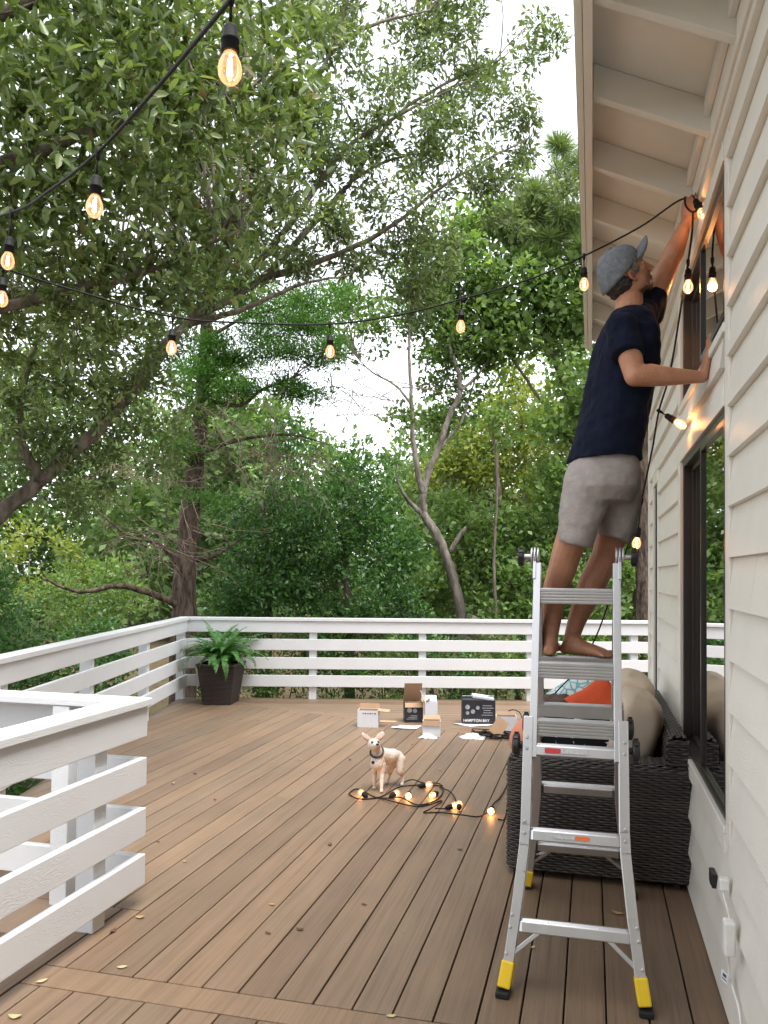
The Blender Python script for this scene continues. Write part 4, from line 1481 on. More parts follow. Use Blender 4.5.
# ================================================================ small white dog
def build_dog():
    ff1, ff2 = Vector((-1.487, 5.579, 0.000)), Vector((-1.416, 5.504, 0.000))
    hf1, hf2 = Vector((-1.439, 5.750, 0.000)), Vector((-1.321, 5.727, 0.000))
    ch = Vector((-1.457, 5.530, 0.189)); sh = Vector((-1.454, 5.570, 0.243))
    rump = Vector((-1.359, 5.720, 0.203)); mid = Vector((-1.406, 5.640, 0.217))
    base = Vector(((ff2.x + hf2.x) / 2, (ff2.y + hf2.y) / 2, 0))
    b = MB()
    head = Vector((-1.472, 5.500, 0.330))
    # barrel: deep chest, tucked belly
    b.chain([(ch, 0.045), (sh, 0.057), (mid + Vector((0, 0, 0.002)), 0.057), (mid.lerp(rump, 0.55) + Vector((0, 0, 0.014)), 0.046), (rump, 0.047)])
    b.chain([(sh + Vector((-0.005, -0.02, 0.02)), 0.041), (head + Vector((0.006, 0.03, -0.02)), 0.033), (head, 0.036)])
    # head turned up and to the right of the picture
    look = Vector((0.46, -0.78, 0.32)).normalized()
    right = look.cross(Vector((0, 0, 1))).normalized()
    up = right.cross(look)
    HR = Matrix((right, look, up)).transposed()
    b.ell(head, (0.046, 0.048, 0.043), HR)
    b.chain([(head + look * 0.030 - up * 0.010, 0.025), (head + look * 0.062 - up * 0.016, 0.0165), (head + look * 0.078 - up * 0.016, 0.012)], 14)
    for s in (-1, 1):
        e0 = head + right * s * 0.028 + up * 0.024 - look * 0.008
        e1 = head + right * s * 0.074 + up * 0.090 - look * 0.012
        sd = (right * 0.9 + look * s * 0.4).normalized()
        ax = (e1 - e0).normalized()
        th = ax.cross(sd).normalized()
        b.rings([(e0, sd, 0.024, th, 0.011), (e0.lerp(e1, 0.35), sd, 0.034, th, 0.0085), (e0.lerp(e1, 0.7), sd, 0.028, th, 0.0065), (e1, sd, 0.004, th, 0.003)], 16)
    def leg(top, joint, low, paw, r):
        b.chain([(top, r[0]), (joint, r[1]), (low, r[2]), (paw + Vector((0, 0, 0.016)), r[3])], 14)
        b.ell(paw + look * 0.006 + Vector((0, -0.006, 0.011)), (0.014, 0.018, 0.011))
    for p, o in ((ff1, -0.028), (ff2, 0.030)):
        top = ch + Vector((o, 0.02, -0.005))
        leg(top, top.lerp(p, 0.35) + Vector((0, 0.012, 0)), top.lerp(p, 0.72), p, (0.028, 0.019, 0.0135, 0.0118))
    for p, o in ((hf1, -0.022), (hf2, 0.026)):
        top = rump + Vector((o, -0.01, -0.012))
        knee = top.lerp(p, 0.42) + Vector((0, -0.035, 0.0))
        hock = top.lerp(p, 0.68) + Vector((0, 0.028, 0.01))
        b.chain([(top, 0.040), (knee, 0.026), (hock, 0.0135), (p + Vector((0, 0, 0.016)), 0.0125)], 14)
        b.ell(p + Vector((0, -0.008, 0.011)), (0.014, 0.019, 0.011))
    b.chain([(rump + Vector((0.01, 0.045, 0.02)), 0.014), (rump + Vector((0.02, 0.075, -0.02)), 0.010), (rump + Vector((0.02, 0.085, -0.07)), 0.007)], 10)
    t = NT('white_short_fur')
    f1 = t.noise(t.coords(), 12, 4)
    col = t.ramp(f1, [(0.35, (0.52, 0.445, 0.38)), (0.65, (0.68, 0.63, 0.58))])
    M['fur'] = t.done(t.bsdf(col, 0.9, 0, 0.1, t.bump(t.noise(t.coords((1, 1, 0.5)), 140, 3), 0.5, 0.003)))
    M['pink'] = vary('pink_inner_ear', (0.55, 0.31, 0.26), 0.8, 0.1, 30, 0)
    dog = b.build('dog', 'fur', None, loc=base)
    remesh(dog, 0.0045, 3)
    tx = bpy.data.textures.new('fur_tufts', 'CLOUDS'); tx.noise_scale = 0.010; tx.noise_depth = 2
    dm = dog.modifiers.new('fur', 'DISPLACE'); dm.texture = tx; dm.strength = 0.005; dm.mid_level = 0.5
    tag(dog, 'small short-haired white dog in dark collar standing on the deck, looking up', 'dog')
    MB().ell(head + look * 0.088 - up * 0.012, (0.0115, 0.009, 0.0085), HR, 14, 8).build('nose', 'black', dog, smooth=True)
    for s in (-1, 1):
        MB().ell(head + look * 0.036 + right * s * 0.021 + up * 0.010, (0.0098, 0.0090, 0.0098), HR, 12, 8).build('eye', 'black', dog, smooth=True)
        e0 = head + right * s * 0.030 + up * 0.028 + look * 0.001
        e1 = head + right * s * 0.070 + up * 0.081 - look * 0.004
        sd = (right * 0.9 + look * s * 0.4).normalized(); ax = (e1 - e0).normalized(); th = ax.cross(sd).normalized()
        MB().rings([(e0, sd, 0.015, th, 0.004), (e0.lerp(e1, 0.4), sd, 0.026, th, 0.0048), (e0.lerp(e1, 0.8), sd, 0.018, th, 0.0035), (e1, sd, 0.003, th, 0.002)], 14).build('inner_ear', 'pink', dog, smooth=True)
    a, bb = sh + Vector((-0.005, -0.02, 0.02)), head + Vector((0.006, 0.03, -0.02))
    cc = a.lerp(bb, 0.22) + Vector((0, -0.012, 0)); ax = (bb - a).normalized() + Vector((0.1, -0.55, 0.1)); ax.normalize()
    s1 = ax.orthogonal().normalized(); s2 = ax.cross(s1)
    ring = [cc + (s1 * math.cos(2 * math.pi * k / 24) + s2 * math.sin(2 * math.pi * k / 24)) * 0.0465 for k in range(25)]
    M['collar'] = vary('dark_brown_collar', (0.045, 0.022, 0.016), 0.6, 0.2, 40, 0.1)
    co = MB().tube(ring, 0.0068, 8).build('collar', 'collar', dog, smooth=True)
    MB().lathe(Vector((-1.476, 5.490, 0.207)), (0.2, -1, 0.1), [(0, 0.012), (0.003, 0.012)], 14).build('collar_tag', 'collar', co)


build_dog()

# ================================================================ string lights
def bulb_unit(parent, at, down, wire=0.045, lit=0.0, scale=1.0):
    """socket on a short lead; the glass bulb and its filament are pieces of the socket"""
    at, dn = Vector(at), Vector(down).normalized()
    s = scale
    sk = MB()
    sk.tube([at, at + dn * wire * 0.5, at + dn * (wire + 0.004)], 0.0032, 8)
    b0 = at + dn * wire
    sk.lathe(b0, dn, [(0, 0.0045), (0.002, 0.010 * s), (0.010 * s, 0.0145 * s), (0.030 * s, 0.0160 * s), (0.031 * s, 0.0185 * s), (0.036 * s, 0.0185 * s), (0.037 * s, 0.0165 * s), (0.056 * s, 0.0185 * s), (0.058 * s, 0.0165 * s), (0.058 * s, 0.0)], 18)
    so = sk.build('socket', 'cable', parent, smooth=False)
    for p in so.data.polygons:
        p.use_smooth = True
    g0 = b0 + dn * 0.0585 * s
    gl = MB().lathe(g0, dn, [(0, 0.0125 * s), (0.008 * s, 0.0160 * s), (0.020 * s, 0.0216 * s), (0.033 * s, 0.0240 * s), (0.046 * s, 0.0224 * s), (0.056 * s, 0.0165 * s), (0.062 * s, 0.0090 * s), (0.0645 * s, 0.0)], 22)
    gl.build('bulb', 'bulb', so, smooth=True)
    sd = dn.orthogonal().normalized()
    fl = MB()
    for k in range(4):
        a = k * math.pi / 2 + 0.4
        o = sd * math.cos(a) + dn.cross(sd) * math.sin(a)
        fl.tube([g0 + dn * 0.012 * s + o * 0.0030 * s, g0 + dn * 0.046 * s + o * 0.0045 * s], 0.0011 * s, 6)
    fl.build('filament', 'filament', so)
    if lit:
        ld = bpy.data.lights.new('bulb_glow', 'POINT')
        ld.energy = lit
        ld.color = (1.0, 0.42, 0.13)
        ld.shadow_soft_size = 0.02
        lo = bpy.data.objects.new('bulb_glow', ld)
        COL.objects.link(lo)
        lo.parent = so
        lo.location = g0 + dn * 0.04 * s - world_loc(so)
    return so


def cable_clip(mb, p, dn):
    """the moulded T-joint where a lead leaves the cable"""
    mb.lathe(Vector(p) - Vector(dn) * 0.012, dn, [(0, 0.006), (0.004, 0.0085), (0.020, 0.0078), (0.034, 0.0045)], 10)


DOWN = Vector((0, 0, -1))


def build_string_near():
    root = thing('string_lights', (-1.361, 1.994, 2.711), 'string light cable slanting down across the upper left with three bulbs', 'string lights', 'outdoor string lights')
    ctrl = [(-0.331, 0.975, 2.412), (-0.617, 1.311, 2.560), (-0.983, 1.679, 2.665), (-1.361, 1.994, 2.711), (-1.720, 2.262, 2.767), (-2.083, 2.528, 2.849), (-2.809, 2.956, 3.041), (-4.195, 3.621, 3.475)]
    cab = MB().tube(curve_pts(ctrl, 10), 0.0046, 8)
    for p in ((-0.645, 1.344, 2.584), (-1.361, 1.994, 2.711), (-2.083, 2.528, 2.849)):
        cable_clip(cab, p, DOWN)
    cab.build('cable', 'cable', root, smooth=True)
    bulb_unit(root, (-0.645, 1.344, 2.584), DOWN, 0.056, 0.0, 0.93)
    bulb_unit(root, (-1.361, 1.994, 2.711), (-0.05, 0, -1), 0.066, 0.0)
    bulb_unit(root, (-2.083, 2.528, 2.849), (-0.12, 0.05, -1), 0.090, 0.0)


def build_string_long():
    root = thing('string_lights', (-1.318, 3.965, 2.809), 'long string light cable sagging across the deck up to the raised hand of the man', 'string lights', 'outdoor string lights')
    hand_p = Vector(WR2) + F2 * 0.085 + N2 * 0.030
    clips = [Vector((-2.361, 2.820, 2.772)), Vector((-1.881, 3.358, 2.702)), Vector((-1.318, 3.964, 2.814)), Vector((-0.655, 4.131, 2.950)), Vector((-0.042, 4.231, 3.159))]
    ctrl = [Vector((-2.575, 2.300, 2.789)), clips[0], Vector((-2.175, 3.075, 2.745)), clips[1], Vector((-1.629, 3.659, 2.748)), clips[2], Vector((-0.976, 4.051, 2.864)), clips[3], Vector((-0.311, 4.186, 3.046)), clips[4], Vector((0.227, 4.143, 3.245)), Vector((0.385, 3.860, 3.234)), hand_p]
    cab = MB().tube(curve_pts(ctrl, 10), 0.0046, 8)
    for p in clips[:]:
        cable_clip(cab, p, DOWN)
    # loop held in the fist, then the run that hangs down past the windows to the deck
    hx = Vector((1, 0, 0))
    loop = [hand_p, Vector((0.462, 3.820, 3.262)), Vector((0.473, 3.780, 3.215)), Vector((0.456, 3.740, 3.145)), Vector((0.427, 3.740, 3.122)), Vector((0.400, 3.760, 3.160)), Vector((0.399, 3.790, 3.214))]
    cab.tube(curve_pts(loop, 8), 0.0046, 8)
    hang = [Vector((0.427, 3.740, 3.122)), Vector((0.430, 3.800, 3.058)), Vector((0.424, 3.900, 2.961)), Vector((0.404, 3.960, 2.807)), Vector((0.360, 4.060, 2.497)), Vector((0.314, 4.120, 2.324)), Vector((0.289, 4.220, 2.150)), Vector((0.242, 4.400, 1.891)), Vector((0.188, 4.550, 1.689)), Vector((0.105, 4.750, 1.408)), Vector((0.013, 4.920, 1.139)), Vector((-0.098, 5.050, 0.939)), Vector((-0.230, 5.100, 0.781)), Vector((-0.36, 5.2, 0.56)), Vector((-0.47, 5.15, 0.42)), Vector((-0.50, 5.12, 0.15)), Vector((-0.52, 5.1, 0.012)), Vector((-0.56, 5.08, 0.008))]
    cab.tube(curve_pts(hang, 8), 0.0046, 8)
    for p, d in (((0.424, 3.900, 2.961), DOWN), ((0.314, 4.120, 2.324), Vector((0.8, 0, -0.5))), ((0.250, 4.380, 1.915), DOWN)):
        cable_clip(cab, p, d)
    cab.build('cable', 'cable', root, smooth=True)
    for p, w, l in ((clips[0], 0.040, 0), (clips[1], 0.055, 0), (clips[2], 0.055, 0), (clips[3], 0.055, 0), (clips[4], 0.058, 0.10)):
        bulb_unit(root, p, (random.uniform(-0.05, 0.05), 0, -1), w, l)
    bulb_unit(root, (0.425, 3.720, 3.184), (0.42, -0.1, -1), 0.018, 0.9, 0.9)          # in the fist
    bulb_unit(root, (0.424, 3.900, 2.961), (0, 0, -1), 0.030, 0.35, 0.95)
    bulb_unit(root, (0.314, 4.120, 2.324), (0.85, -0.1, -0.62), 0.035, 0.45, 0.95)
    bulb_unit(root, (0.250, 4.380, 1.915), (-0.12, 0, -1), 0.14, 0.12, 0.95)


def build_string_pile():
    root = thing('string_lights', (-1.120, 5.395, 0.000), 'tangled lit string lights lying on the deck boards in front of the dog', 'string lights', 'outdoor string lights')
    cab = MB()
    def fl(pts, z=0.007):
        out = []
        for i, (x, y) in enumerate(pts):
            out.append(Vector((x, y, z + (0.010 if i % 3 == 1 else 0))))
        return curve_pts(out, 8)
    run1 = [(-1.581, 5.338, 0.000), (-1.608, 5.356, 0.000), (-1.592, 5.521, 0.000), (-1.398, 5.340, 0.000), (-1.249, 5.358, -0.000), (-1.103, 5.253, 0.000), (-1.003, 5.429, 0.000), (-1.015, 5.689, 0.000), (-1.111, 5.774, 0.000), (-1.208, 5.746, 0.000), (-1.321, 5.600, 0.000), (-1.391, 5.367, 0.000), (-1.508, 5.283, 0.000), (-1.587, 5.310, 0.000)]
    cab.tube(fl([(p[0], p[1]) for p in run1]), 0.0046, 8)
    run2 = [(-1.385, 5.344, 0.000), (-1.254, 5.233, 0.000), (-1.081, 5.212, 0.000), (-0.968, 5.389, 0.000), (-1.001, 5.143, 0.000), (-1.030, 5.089, 0.000), (-0.932, 5.118, 0.000), (-0.784, 5.072, 0.000), (-0.687, 5.100, 0.000), (-0.640, 5.224, 0.000), (-0.621, 5.392, 0.000), (-0.602, 5.571, 0.000), (-0.591, 5.869, 0.000), (-0.592, 6.165, 0.000)]
    cab.tube(fl([(p[0], p[1]) for p in run2], 0.009), 0.0046, 8)
    run3 = [(-1.041, 5.710, 0.000), (-0.946, 5.575, 0.000), (-0.874, 5.392, 0.000), (-0.885, 5.222, 0.000), (-0.970, 5.151, 0.000)]
    cab.tube(fl([(p[0], p[1]) for p in run3], 0.012), 0.0046, 8)
    run4 = [(-1.332, 5.709, 0.000), (-1.267, 5.815, 0.000), (-1.172, 5.785, 0.000), (-1.081, 5.811, 0.000), (-1.027, 5.714, -0.000)]
    cab.tube(fl([(p[0], p[1]) for p in run4], 0.014), 0.0046, 8)
    cab.build('cable', 'cable', root, smooth=True)
    for (a, tip, lit) in (((-1.476, 5.318, 0.020), (-1.569, 5.418, 0.028), 0.10), ((-1.312, 5.358, 0.022), (-1.272, 5.485, 0.026), 0.05), ((-1.211, 5.465, 0.022), (-1.173, 5.233, 0.026), 0.10), ((-1.027, 5.519, 0.022), (-1.073, 5.336, 0.026), 0.10), ((-0.899, 5.185, 0.022), (-0.836, 5.282, 0.026), 0.05), ((-0.824, 5.206, 0.022), (-0.853, 5.385, 0.030), 0.05), ((-0.618, 5.251, 0.026), (-0.606, 4.901, 0.028), 0.10), ((-1.178, 5.674, 0.020), (-1.105, 5.744, 0.022), 0.0)):
        a, tip = Vector(a), Vector(tip)
        d = tip - a
        bulb_unit(root, a - d.normalized() * 0.025, d, 0.012, lit, 0.95)


build_string_near()
build_string_long()
build_string_pile()

# ================================================================ cartons, papers and bits on the deck
def carton(name, c, w, d, h, ang, mat, label, flaps=(), inner='card', wall=0.004, cat='box', group=None):
    """open box: four walls, a bottom and flaps hinged on its rim. flaps: (side 0..3, opening angle deg, length)"""
    root = thing(name, c, label, cat, group)
    rot = Matrix.Rotation(ang, 3, 'Z')
    c = Vector(c)
    def put(mb, ctr, size, r2=None):
        mb.box(c + rot @ Vector(ctr), size, rot @ r2 if r2 is not None else rot)
    b = MB()
    put(b, (0, -d / 2 + wall / 2, h / 2), (w, wall, h)); put(b, (0, d / 2 - wall / 2, h / 2), (w, wall, h))
    put(b, (-w / 2 + wall / 2, 0, h / 2), (wall, d - 2 * wall - 0.001, h)); put(b, (w / 2 - wall / 2, 0, h / 2), (wall, d - 2 * wall - 0.001, h))
    put(b, (0, 0, wall / 2), (w - 2 * wall - 0.001, d - 2 * wall - 0.001, wall))
    b.build('box_wall', mat, root)
    li = MB()
    e = wall + 0.0012
    put(li, (0, d / 2 - e, h / 2), (w - 2 * e, 0.0015, h - 0.006)); put(li, (0, -d / 2 + e, h / 2), (w - 2 * e, 0.0015, h - 0.006))
    put(li, (-w / 2 + e, 0, h / 2), (0.0015, d - 2 * e - 0.004, h - 0.006)); put(li, (w / 2 - e, 0, h / 2), (0.0015, d - 2 * e - 0.004, h - 0.006))
    li.build('lining', inner, root)
    for side, op, ln in flaps:
        a = R(op)
        q = Matrix.Rotation(side * math.pi / 2, 3, 'Z')
        half = (d if side in (0, 2) else w) / 2
        width = (w if side in (0, 2) else d) - 0.006
        hinge = Vector((0, -half, h))
        # op = 0: folded straight up, 90: lying flat outwards
        dirv = Vector((0, -math.sin(a), math.cos(a)))
        r2 = Matrix.Rotation(a, 3, 'X')
        f = MB()
        ctr = hinge + dirv * ln / 2
        f.box(c + rot @ (q @ ctr), (width, 0.003, ln), rot @ q @ r2)
        f.build('flap', inner, root)
    return root, rot


def build_boxes():
    M['black_print'] = vary('black_printed_carton', (0.020, 0.021, 0.026), 0.45, 0.3, 10, 0)
    M['print_grey'] = vary('grey_print', (0.33, 0.34, 0.37), 0.5, 0.3, 30, 0)
    M['print_white'] = vary('white_print', (0.70, 0.71, 0.73), 0.5, 0.05, 30, 0)
    AW = R(8)
    # 1 low white carton with its back flap up
    root, rot = carton('carton', (-2.162, 7.859, 0.000), 0.205, 0.15, 0.165, AW, 'white_card', 'low white carton standing left of the other boxes, brown flap open', ((2, 12, 0.05), (1, 95, 0.11)), group='open light boxes')
    for k in range(6):
        MB().box(Vector((-2.162, 7.859, 0.000)) + rot @ Vector((-0.045 + 0.024 * k, -0.076, 0.137)), (0.014, 0.001, 0.012 if k % 2 else 0.008), rot).build('printed_mark', 'black_print', root)
    # 2 dark printed carton with a tall open brown flap
    c = Vector((-1.795, 8.261, 0.000))
    root, rot = carton('carton', c, 0.19, 0.16, 0.20, R(18), 'black_print', 'dark printed carton with its tall brown flap standing open', ((0, 150, 0.05), (2, -28, 0.22), (1, 60, 0.09)), group='open light boxes')
    for (dx, dz, r_) in ((-0.045, 0.125, 0.026), (0.012, 0.120, 0.022)):
        m_ = MB(); m_.lathe(c + rot @ Vector((dx, -0.0805, dz)), rot @ Vector((0, -1, 0)), [(0, r_), (0.001, r_)], 18)
        m_.build('printed_bulb', 'print_grey', root)
    for k in range(3):
        MB().box(c + rot @ Vector((0.01 * k - 0.02, -0.081, 0.035 + 0.016 * k)), (0.11 - 0.02 * k, 0.001, 0.006), rot).build('printed_mark', 'print_grey', root)
    # 3 tall white carton and 4 small white carton in front of it
    carton('carton', (-1.594, 8.205, -0.000), 0.125, 0.12, 0.215, R(14), 'white_card', 'tall narrow white carton with a white flap up, beside the dark one', ((3, 22, 0.12), (2, 40, 0.07)), 'white_card', group='open light boxes')
    carton('carton', (-1.461, 7.549, 0.000), 0.165, 0.11, 0.15, R(10), 'white_card', 'small white carton with brown rim in front of the tall white one', ((2, 55, 0.05), (0, 165, 0.045)), group='open light boxes')
    # 5 big dark printed box with lettering, tilted back on its papers
    c = Vector((-1.129, 8.338, 0.012))
    root, rot = carton('carton', c, 0.335, 0.17, 0.235, R(13), 'black_print', 'large black printed box with white lettering and a white top, half turned', ((2, -70, 0.10),), 'white_card', group='open light boxes')
    top = MB()
    top.box(c + rot @ Vector((0.05, 0.03, 0.252)), (0.22, 0.15, 0.030), rot @ Matrix.Rotation(R(8), 3, 'Y'))
    top.build('white_top', 'white_card', root, bevel=0.006)
    text_mesh('printed_lettering', 'HAMPTON BAY', 0.038, 'print_white', root, c + rot @ Vector((-0.158, -0.0862, 0.018)), rot @ Vector((1, 0, 0)), Vector((0, 0, 1)), 0.0006, 'LEFT', 0.0008)
    for i, (dx, dz, r_) in enumerate(((-0.115, 0.165, 0.024), (-0.06, 0.120, 0.022), (-0.115, 0.105, 0.018), (-0.01, 0.16, 0.020))):
        m_ = MB(); m_.lathe(c + rot @ Vector((dx, -0.0855, dz)), rot @ Vector((0, -1, 0)), [(0, r_), (0.001, r_)], 18)
        m_.build('printed_bulb', 'print_grey', root)
    for k in range(5):
        MB().box(c + rot @ Vector((0.085 + 0.006 * (k % 2), -0.0865, 0.085 + 0.024 * k)), (0.115 - 0.02 * (k % 3), 0.001, 0.007), rot).build('printed_mark', 'print_grey', root)
    M['card_sheet'] = M['card']
    o = MB().box(Vector((-0.833, 7.598, 0.110)), (0.12, 0.004, 0.17), Matrix.Rotation(R(14), 3, 'Z') @ Matrix.Rotation(R(38), 3, 'Y') @ Matrix.Rotation(R(-20), 3, 'X')).build('cardboard_sheet', 'card', None, loc=(-0.898, 8.191, 0.000))
    tag(o, 'loose brown cardboard sheet leaning between the black box and a white carton', 'cardboard')
    carton('carton', (-0.809, 8.002, 0.000), 0.195, 0.15, 0.15, R(9), 'white_card', 'white carton with brown inside standing beside the wicker sofa end', ((2, 25, 0.03),), group='open light boxes')


def sheet(name, ctr, outline, mat, label, cat, lift=0.012, thick=0.0012, seed=0):
    """a thin crumpled sheet lying on the deck"""
    rnd = random.Random(seed)
    n = 10
    bm = MB()
    c = Vector(ctr)
    O = [Vector((x, y, 0)) for x, y in outline]
    vs, fs = [], []
    for lay in (1, 0):
        for j in range(n + 1):
            for i in range(n + 1):
                u, v = i / n, j / n
                p = (O[0] * (1 - u) + O[1] * u) * (1 - v) + (O[3] * (1 - u) + O[2] * u) * v
                z = 0.003 + lift * (0.5 + 0.5 * math.sin(3.1 * u + 2.3 * v + seed)) * (0.4 + 0.6 * math.sin(5 * v - 2 * u + seed) ** 2)
                vs.append(c + p + Vector((0, 0, z + lay * thick)))
    S = (n + 1) ** 2
    for lay in (0, 1):
        for j in range(n):
            for i in range(n):
                q = [lay * S + j * (n + 1) + i, lay * S + j * (n + 1) + i + 1, lay * S + (j + 1) * (n + 1) + i + 1, lay * S + (j + 1) * (n + 1) + i]
                fs.append(tuple(q if lay == 0 else q[::-1]))
    bm.add(vs, fs)
    o = bm.build(name, mat, None, loc=ctr)
    tag(o, label, cat)
    return o


def build_litter():
    sheet('paper_sheet', (-1.770, 7.869, -0.000), [(-0.14, -0.10), (0.10, -0.05), (0.12, 0.12), (-0.05, 0.10)], 'paper', 'white sheet of paper lying flat on the deck between the white cartons', 'paper', 0.018, seed=1)
    sheet('paper_sheet', (-1.154, 8.225, 0.000), [(-0.22, -0.02), (-0.02, -0.12), (0.22, 0.02), (0.02, 0.12)], 'paper', 'white paper sheet lying under the large black printed box', 'paper', 0.010, seed=2)
    sheet('paper_sheet', (-2.059, 8.120, -0.000), [(-0.05, -0.05), (0.13, -0.02), (0.10, 0.06), (-0.06, 0.05)], 'card', 'flat scrap of brown card lying beside the low white carton', 'cardboard', 0.008, seed=3)
    t = NT('thin_clear_plastic')
    M['clear'] = t.done(t.bsdf((0.72, 0.72, 0.73), 0.25, 0, 0.5, t.bump(t.noise(t.coords(), 40, 4), 0.8, 0.01)))
    for ctr, sd, r_, lab in (((-1.071, 7.570, 0.000), 4, 0.13, 'crumpled clear plastic bag lying on the deck below the black box'), ((-1.474, 7.447, 0.000), 6, 0.09, 'small crumpled plastic bag in front of the white cartons')):
        rnd = random.Random(sd)
        mb = MB()
        c = Vector(ctr)
        rs = []
        n = 18
        vs, fs = [], []
        for j in range(6):
            for i in range(n):
                a = 2 * math.pi * i / n
                rr = r_ * (1 - j / 5.5) ** 0.7 * rnd.uniform(0.78, 1.1)
                vs.append(c + Vector((math.cos(a) * rr, math.sin(a) * rr * 0.6, 0.002 + 0.042 * (j / 5) ** 0.8 * rnd.uniform(0.6, 1.2))))
        for j in range(5):
            for i in range(n):
                fs.append((j * n + i, j * n + (i + 1) % n, (j + 1) * n + (i + 1) % n, (j + 1) * n + i))
        fs.append(tuple(5 * n + i for i in range(n)))
        fs.append(tuple(range(n - 1, -1, -1)))
        mb.add(vs, fs)
        tag(mb.build('plastic_bag', 'clear', None, loc=ctr), lab, 'plastic bag')
    # black cords heaped next to the carton
    rnd = random.Random(12)
    c = Vector((-0.906, 7.668, 0.000))
    mb = MB()
    for k in range(5):
        pts = []
        a0 = rnd.uniform(0, 6)
        for i in range(9):
            a = a0 + i * 0.9
            rr = rnd.uniform(0.05, 0.15)
            pts.append(c + Vector((math.cos(a) * rr * 1.5 + rnd.uniform(-0.05, 0.1), math.sin(a) * rr, 0.006 + 0.008 * k + rnd.uniform(0, 0.02))))
        mb.tube(curve_pts(pts, 6), 0.0052, 6)
    cord_root = thing('coiled_cord', c, 'heap of black cord with dark sockets lying beside the white carton at the sofa end', 'cord')
    mb.build('cord', 'cable', cord_root, smooth=True)
    for k in range(6):
        a = rnd.uniform(0, 6.28)
        p = c + Vector((rnd.uniform(-0.24, 0.16), rnd.uniform(-0.09, 0.09), 0.022 + 0.01 * (k % 3)))
        d = Vector((math.cos(a), math.sin(a), 0.15))
        MB().lathe(p, d, [(0, 0.006), (0.008, 0.015), (0.030, 0.017), (0.055, 0.019), (0.056, 0.0)], 14).build('socket', 'cable', cord_root, smooth=True)
    ring = [Vector((-0.763, 8.233, 0.000)) + Vector((0.085 * math.cos(a * 0.42), 0.03 * math.sin(a * 0.42) + 0.02, 0.09 + 0.075 * math.sin(a * 0.42))) for a in range(0, 16)]
    MB().tube(ring, 0.005, 6).build('cord_loop', 'cable', cord_root, smooth=True)
    # fallen leaves
    M['dry_leaf'] = vary('dry_tan_leaf', (0.40, 0.26, 0.11), 0.7, 0.3, 30, 0.2)
    M['pale_leaf'] = vary('pale_yellow_leaf', (0.42, 0.37, 0.20), 0.6, 0.2, 30, 0.2)
    M['dark_leaf'] = vary('dark_brown_leaf', (0.10, 0.055, 0.03), 0.8, 0.3, 30, 0.2)
    def fallen(ctr, L, ang, mat, curl, label, group):
        c = Vector(ctr)
        mb = MB()
        vs, fs = [], []
        n = 8
        rot = Matrix.Rotation(ang, 3, 'Z')
        for lay in (1, 0):
            for j in range(n + 1):
                t = j / n
                w = 0.26 * L * math.sin(math.pi * t) ** 0.8 + 0.0005
                for s in (-1, 0, 1):
                    vs.append(c + rot @ Vector(((t - 0.5) * L, s * w, 0.002 + curl * L * (abs(t - 0.5) * 2) ** 2 + 0.22 * abs(s) * w + lay * 0.0006)))
        S = 3 * (n + 1)
        for lay in (0, 1):
            for j in range(n):
                for s in range(2):
                    q = [lay * S + j * 3 + s, lay * S + j * 3 + s + 1, lay * S + (j + 1) * 3 + s + 1, lay * S + (j + 1) * 3 + s]
                    fs.append(tuple(q if lay == 0 else q[::-1]))
        mb.add(vs, fs)
        o = mb.build('fallen_leaf', mat, None, loc=ctr)
        tag(o, label, 'leaf', group)
    fallen((-1.969, 2.632, 0.000), 0.042, 0.9, 'pale_leaf', 0.12, 'pale yellow leaf lying on the cross board near the stair opening', 'fallen leaves on the deck')
    fallen((-1.744, 2.805, 0.000), 0.040, 0.5, 'pale_leaf', 0.10, 'pale slim leaf lying just above the cross board', 'fallen leaves on the deck')
    fallen((-1.898, 2.400, 0.000), 0.048, 0.2, 'pale_leaf', 0.2, 'curled pale leaf in the bottom left corner of the deck', 'fallen leaves on the deck')
    fallen((0.113, 3.836, 0.000), 0.055, -0.4, 'dry_leaf', 0.15, 'dry tan leaf lying between the ladder legs', 'fallen leaves on the deck')
    fallen((-0.230, 3.397, 0.000), 0.030, 1.2, 'pale_leaf', 0.1, 'tiny pale leaf beside the front left foot of the ladder', 'fallen leaves on the deck')
    fallen((-0.665, 2.744, 0.000), 0.035, 0.3, 'pale_leaf', 0.1, 'tiny pale leaf on the boards at the bottom edge', 'fallen leaves on the deck')
    rnd = random.Random(5)
    spots = [(173,784), (195,774), (113,932), (158,842), (225,737), (215,800), (300,760), (364,905), (258,721), (140,918), (268,934), (350,760), (330,845), (440,770), (412,745), (272,905), (185,862), (460,850), (408,762)]
    pts = [(-2.912, 5.304, 0.000), (-2.899, 5.612, 0.000), (-1.955, 3.071, 0.000), (-2.366, 4.149, 0.000), (-3.288, 6.945, 0.000), (-2.439, 5.012, 0.000), (-2.302, 6.270, 0.000), (-1.011, 3.625, 0.000), (-3.322, 7.790, -0.000), (-1.921, 3.225, 0.000), (-1.319, 3.228, 0.000), (-1.911, 6.386, 0.000), (-1.419, 4.366, 0.000), (-1.142, 6.261, 0.000), (-1.550, 7.102, 0.000), (-1.417, 3.511, 0.000), (-2.067, 3.904, 0.000), (-0.703, 4.484, 0.000), (-1.203, 3.300, 0.000)]
    for i, p in enumerate(pts):
        fallen(p, rnd.uniform(0.025, 0.045), rnd.uniform(0, 6.28), rnd.choice(['dark_leaf', 'dark_leaf', 'dry_leaf']), rnd.uniform(0.05, 0.25), 'small dry brown leaf scrap lying loose on the deck boards', 'brown leaf scraps on the deck')


build_boxes()
build_litter()


